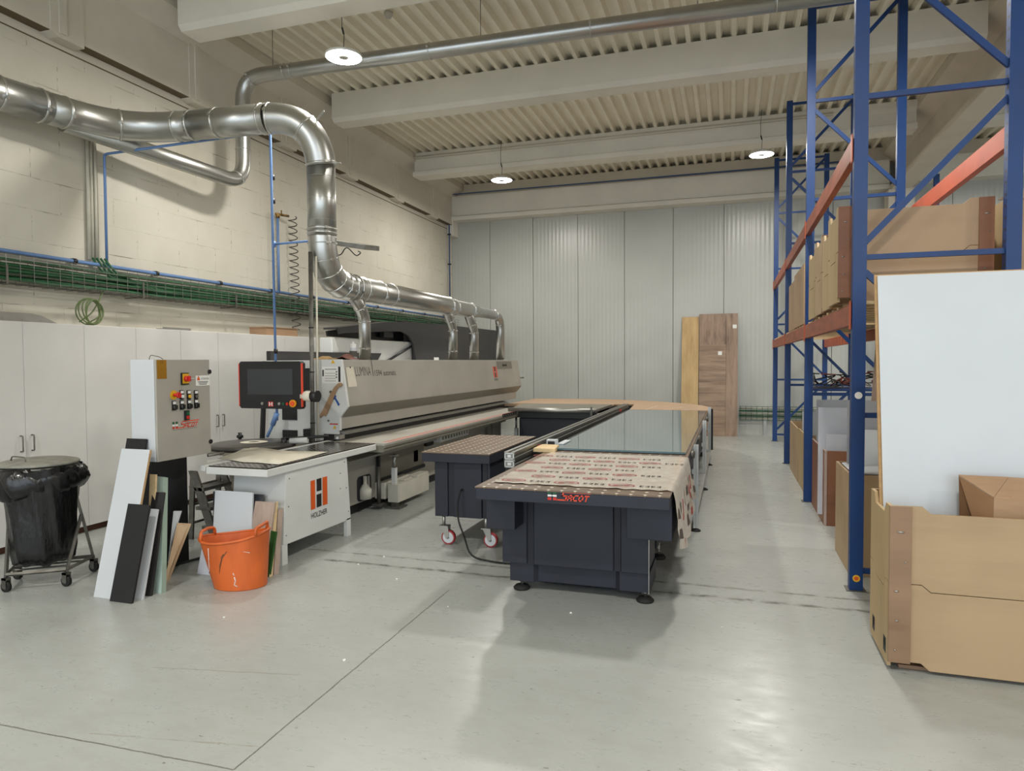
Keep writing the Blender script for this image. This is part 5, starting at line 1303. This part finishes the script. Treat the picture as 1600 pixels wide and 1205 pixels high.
# near crate with the white panel
NCX, NCY = .776, 3.892
rz = math.radians(-.4)
w_, d_, h_ = 1.20, .50, .80
cx_ = NCX+math.cos(rz)*w_/2-math.sin(rz)*d_/2; cy_ = NCY+math.sin(rz)*w_/2+math.cos(rz)*d_/2
t = crate('plywood_crate', 'pale plywood crate on the floor at the right edge, nearest crate to the camera', 0, w_, 0, d_, 0, .80, ply, plyside, brownstrip, None, .10, True, rz, 2, (cx_, cy_, .02))
b = MB()
for (y0, y1) in ((-d_/2, -d_/2+.09), (-.045, .045), (d_/2-.09, d_/2)): b.box(-w_/2+.06, w_/2-.06, y0+(.05 if y0 < -.2 else 0), y1, -.018, .0)
b.build('skid', brownstrip, t, local=True)
b = MB(); y = -d_/2
for (yy, zz) in ((-.17, .10), (.13, .10)): b.cyl((-w_/2-.001, yy, zz), (-w_/2+.001, yy, zz), .030, 14); b.box(-w_/2-.001, -w_/2+.001, yy-.03, yy+.03, zz-.05, zz+.03)
b.build('hand_slot', anthr_dark, t, local=True)
# big white panel standing in the crate
tlp = at(1371, 431, y=4.30); blz = .14
o = leaning('white_board', white_side, 'large white panel with raw wood edges standing upright in the near crate', 'panel', (.815, 4.13, blz), (.815+1.30, 4.13, blz), (tlp.x, 4.30, tlp.z), .022, None, edge_tan)
b = MB(); o = leaning('raw_board', edge_tan, 'raw tan sheet showing as a thin border behind the large white panel', 'panel', (.803, 4.157, blz), (.803+1.30, 4.157, blz), (tlp.x-.010, 4.327, tlp.z+.008), .022, None, edge_tan)
# cardboard box in the crate
t = thing('carton', 'brown cardboard carton with folded flap inside the near crate before the white panel', 'box', (1.4, 4.03, .55))
yc = 4.02; q = [at(*p, y=yc) for p in ((1500, 744), (1552, 777), (1600, 776), (1553, 830), (1500, 830))]
zb_ = .5
xl_, xr_ = at(1552, 777, y=3.96).x, 1.85; zt_ = at(1552, 777, y=3.96).z
xf_ = at(1498, 742, y=4.10).x; zf_ = at(1498, 742, y=4.10).z
b = MB(); b.add([(xl_, 3.955, zb_), (xr_, 3.955, zb_), (xr_, 3.955, zt_-.01), (xl_, 3.955, zt_), (xf_+.22, 4.09, zb_), (xr_, 4.09, zb_), (xr_, 4.09, zf_-.01), (xf_+.22, 4.09, zf_)],
 [(0,1,2,3), (5,4,7,6), (3,2,6,7), (0,3,7,4), (1,5,6,2), (0,4,5,1)]); b.build('box_body', cardboard, t, .002)
b = MB(); b.add([(xl_, 3.955, zt_), (xf_+.22, 4.09, zf_), (xf_, 4.10, zf_), (xl_, 3.958, zt_-.004), (xf_+.22, 4.092, zf_-.004), (xf_, 4.102, zf_-.004)], [(0,1,2), (5,4,3), (0,2,5,3), (1,4,5,2), (0,3,4,1)]); b.build('top_flap', cardboard, t)
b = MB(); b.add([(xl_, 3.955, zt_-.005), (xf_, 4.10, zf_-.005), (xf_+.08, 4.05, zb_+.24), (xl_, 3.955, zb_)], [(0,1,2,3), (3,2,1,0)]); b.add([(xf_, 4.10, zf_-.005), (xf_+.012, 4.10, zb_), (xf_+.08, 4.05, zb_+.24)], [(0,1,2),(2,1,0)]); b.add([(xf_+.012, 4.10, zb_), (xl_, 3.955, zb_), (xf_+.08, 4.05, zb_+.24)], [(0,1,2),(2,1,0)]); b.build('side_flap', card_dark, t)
b = MB(); p = at(1560, 770, y=3.98); b.box(p.x-.0, p.x+.05, 3.965, 4.0, zt_+.004, zt_+.006); b.build('red_stamp', film_print, t)
# shelf level boards + crates
for i in range(3):
    y = FY[i]+.12; k = 0
    while y < FY[i+1]-.1:
        b = MB(); b.box(.80, 1.74, y, y+.09, 1.986, 2.008)
        o = b.build('shelf_slat', pine); tag(o, ['nearest', 'middle', 'farthest'][i]+' bay: pale wooden slat lying across the orange shelf beams', 'slat', 'wooden slats across the %s bay of the racking' % ['nearest', 'middle', 'farthest'][i])
        y += .30
def shelf_crate(label, y0, y1, z1, front, side, strip, x0=.74, x1=1.78, col=2, sw=.09):
    return crate('plywood_crate', label, x0, x1, y0, y1, 2.012, z1, front, side, strip, 'plywood crates on the rack shelf', sw, True, 0, col)
shelf_crate('nearest plywood crate on the rack shelf, wide tan face with dark brown corner strips', 5.40, 5.93, 2.655, ply2, plyside, brownply, .725, 1.68)
shelf_crate('second plywood crate along the rack shelf, directly behind the nearest one', 6.0, 6.50, 2.62, ply2, plyside, brownstrip, .75, 1.70)
shelf_crate('third plywood crate along the rack shelf, yellowish side', 6.60, 7.10, 2.66, ply2, ply, brownstrip, .76, 1.70)
shelf_crate('fourth plywood crate along the rack shelf, just before the second blue frame', 7.20, 7.78, 2.64, ply2, plyside, brownstrip, .77, 1.70)
shelf_crate('plywood crate on the rack shelf just past the second blue frame', 8.50, 9.75, 2.70, ply2, ply2, None, .79, 1.72, 1)
shelf_crate('last plywood crate on the rack shelf, furthest from the camera', 9.85, 10.75, 2.66, ply2, ply2, None, .80, 1.72, 1)
crate('plywood_crate', 'rounded-corner plywood crate top at the right edge behind the blue rear post of the rack', 1.80, 2.9, 5.42, 5.95, 2.012, 2.70, ply2, plyside, None, None)
b = MB(); b.prism([(1.70, 2.665), (1.78, 2.72), (2.9, 2.73), (2.9, 2.66)], 'y', 5.40, 5.418); o = b.build('crate_lid_board', ply2); tag(o, 'tan board with a rounded corner on top of the crate behind the right blue post', 'board')
# ground level crates
crate('plywood_crate', 'pale plywood crate on the floor just behind the nearest blue post', .845, 1.62, 5.55, 6.28, .0, .75, ply, ply, None, None)
b = MB(); b.prism([(.87, .752), (1.3, .752), (1.1, .772), (.88, .758)], 'y', 5.60, 6.15); o = b.build('white_offcut', white_side); tag(o, 'white triangular offcut on top of the pale crate behind the nearest post', 'board')
crate('plywood_crate', 'dark brown plywood crate on the floor between the first and second blue posts', .865, 1.62, 7.16, 8.22, .0, .725, brownply, brownply, None, None)
b = MB(); b.box(.862, .884, 7.145, 7.16, 0, .725); b.box(.862, .884, 7.16, 8.22, .725, .728); o = b.build('edge_strip', M('pale_edge', (176, 156, 146), .6)); tag(o, 'pale bare edge strip on the corner of the dark brown crate', 'strip')
crate('plywood_crate', 'pale plywood crate on the floor just past the second blue post', .845, 1.62, 8.72, 9.60, .0, .71, plyside, plyside, None, None)
crate('plywood_crate', 'light plywood crate on the floor next to the third blue post, furthest one', .84, 1.62, 9.66, 10.9, .0, .70, ply, ply, None, None)
# sheets standing in the crates
def standing(mat, label, x0, x1, y, z0, z1, th=.02):
    b = MB(); b.box(x0, x1, y, y+th, z0, z1); o = b.build('upright_sheet', mat, bevel=.001); return tag(o, label, 'sheet')
A_ = at(1279, 637, y=7.30); 
standing(lilac_sheet, 'pale grey sheet standing in the dark brown crate, in front', A_.x, 1.58, 7.30, .08, A_.z)
A_ = at(1270, 625, y=7.9)
standing(grey_sheet, 'darker grey sheet standing at the back of the dark brown crate', .895, 1.58, 8.12, .08, at(1300, 625, y=8.12).z)
standing(black_board, 'black sheet edge in the dark brown crate behind the pale grey sheet', .892, 1.2, 7.75, .08, .92)
A_ = at(1241, 643, y=9.4)
standing(white_side, 'small white sheet standing in the crate past the second blue post', .875, 1.5, 9.45, .08, at(1245, 643, y=9.45).z)
standing(lilac_sheet, 'low white sheet standing nearest the front of the dark brown crate', A_.x*0+.885, 1.58, 7.22, .08, at(1300, 679, y=7.22).z)
A_ = at(1350, 672, y=5.95)
standing(white_side, 'white sheet in the pale crate between the nearest post and the large white panel', .90, 1.58, 5.95, .08, A_.z)
standing(grey_sheet, 'grey sheet standing behind the white one in the pale crate near the first post', .90, 1.58, 6.08, .08, at(1350, 627, y=6.08).z)
# timber strips leaning inside the rack
for k, (px, m_) in enumerate(((1362, light_oak), (1368, pine), (1357, grey_oak))):
    p = at(px, 640, y=6.9); q = at(px+6, 560, y=7.1)
    b = MB(); b.obox((p.x-.10+.02*k, 6.6+.1*k, .02), (.04, 0, 0), (0, .02, 0), Vector((q.x+.05, 7.1+.05*k, 1.75+.03*k))-Vector((p.x-.10+.02*k, 6.6+.1*k, .02)))
    o = b.build('timber_strip', m_); tag(o, ['light oak', 'pale pine', 'grey wood'][k]+' timber strip leaning inside the first rack bay behind the large white panel', 'timber')
# cable pile on a shelf plate
b = MB(); b.box(.90, 1.66, 8.6, 9.5, 1.24, 1.26); o = b.build('metal_shelf', blue_rack); tag(o, 'low blue metal shelf inside the rack holding a tangle of cables', 'shelf')
rnd = random.Random(9); b = MB()
for k in range(9):
    c0_ = Vector((1.05+.07*k, 9.0+rnd.uniform(-.2, .2), 1.30)); pts = [c0_+Vector((rnd.uniform(-.2, .2), rnd.uniform(-.2, .2), rnd.uniform(-.03, .16))) for _ in range(9)]
    b.tube(bend(pts, .06, 3), .007, 5, mi=k % 3)
o = b.build('cable_tangle', [rubber, steel, M('red_wire', (140, 60, 40), .5)]); tag(o, 'tangle of black and grey cables on the low blue shelf inside the rack', 'cables')
# bits on the floor
rnd = random.Random(2)
for k, (px, py) in enumerate(((892, 958), (538, 1032), (1128, 980), (700, 948), (975, 905), (600, 870), (560, 882), (1004, 925), (620, 905), (350, 965))):
    p = at(px, py, z=0); b = MB(); r_ = rnd.uniform(.006, .012)
    b.lathe([(0, 0), (r_, 0), (r_*.6, r_*.5), (0, r_*.5)], (p.x, p.y, 0), 6)
    o = b.build('wood_crumb', white_print); tag(o, 'tiny white crumb lying on the grey concrete floor', 'debris', 'white crumbs scattered on the floor')
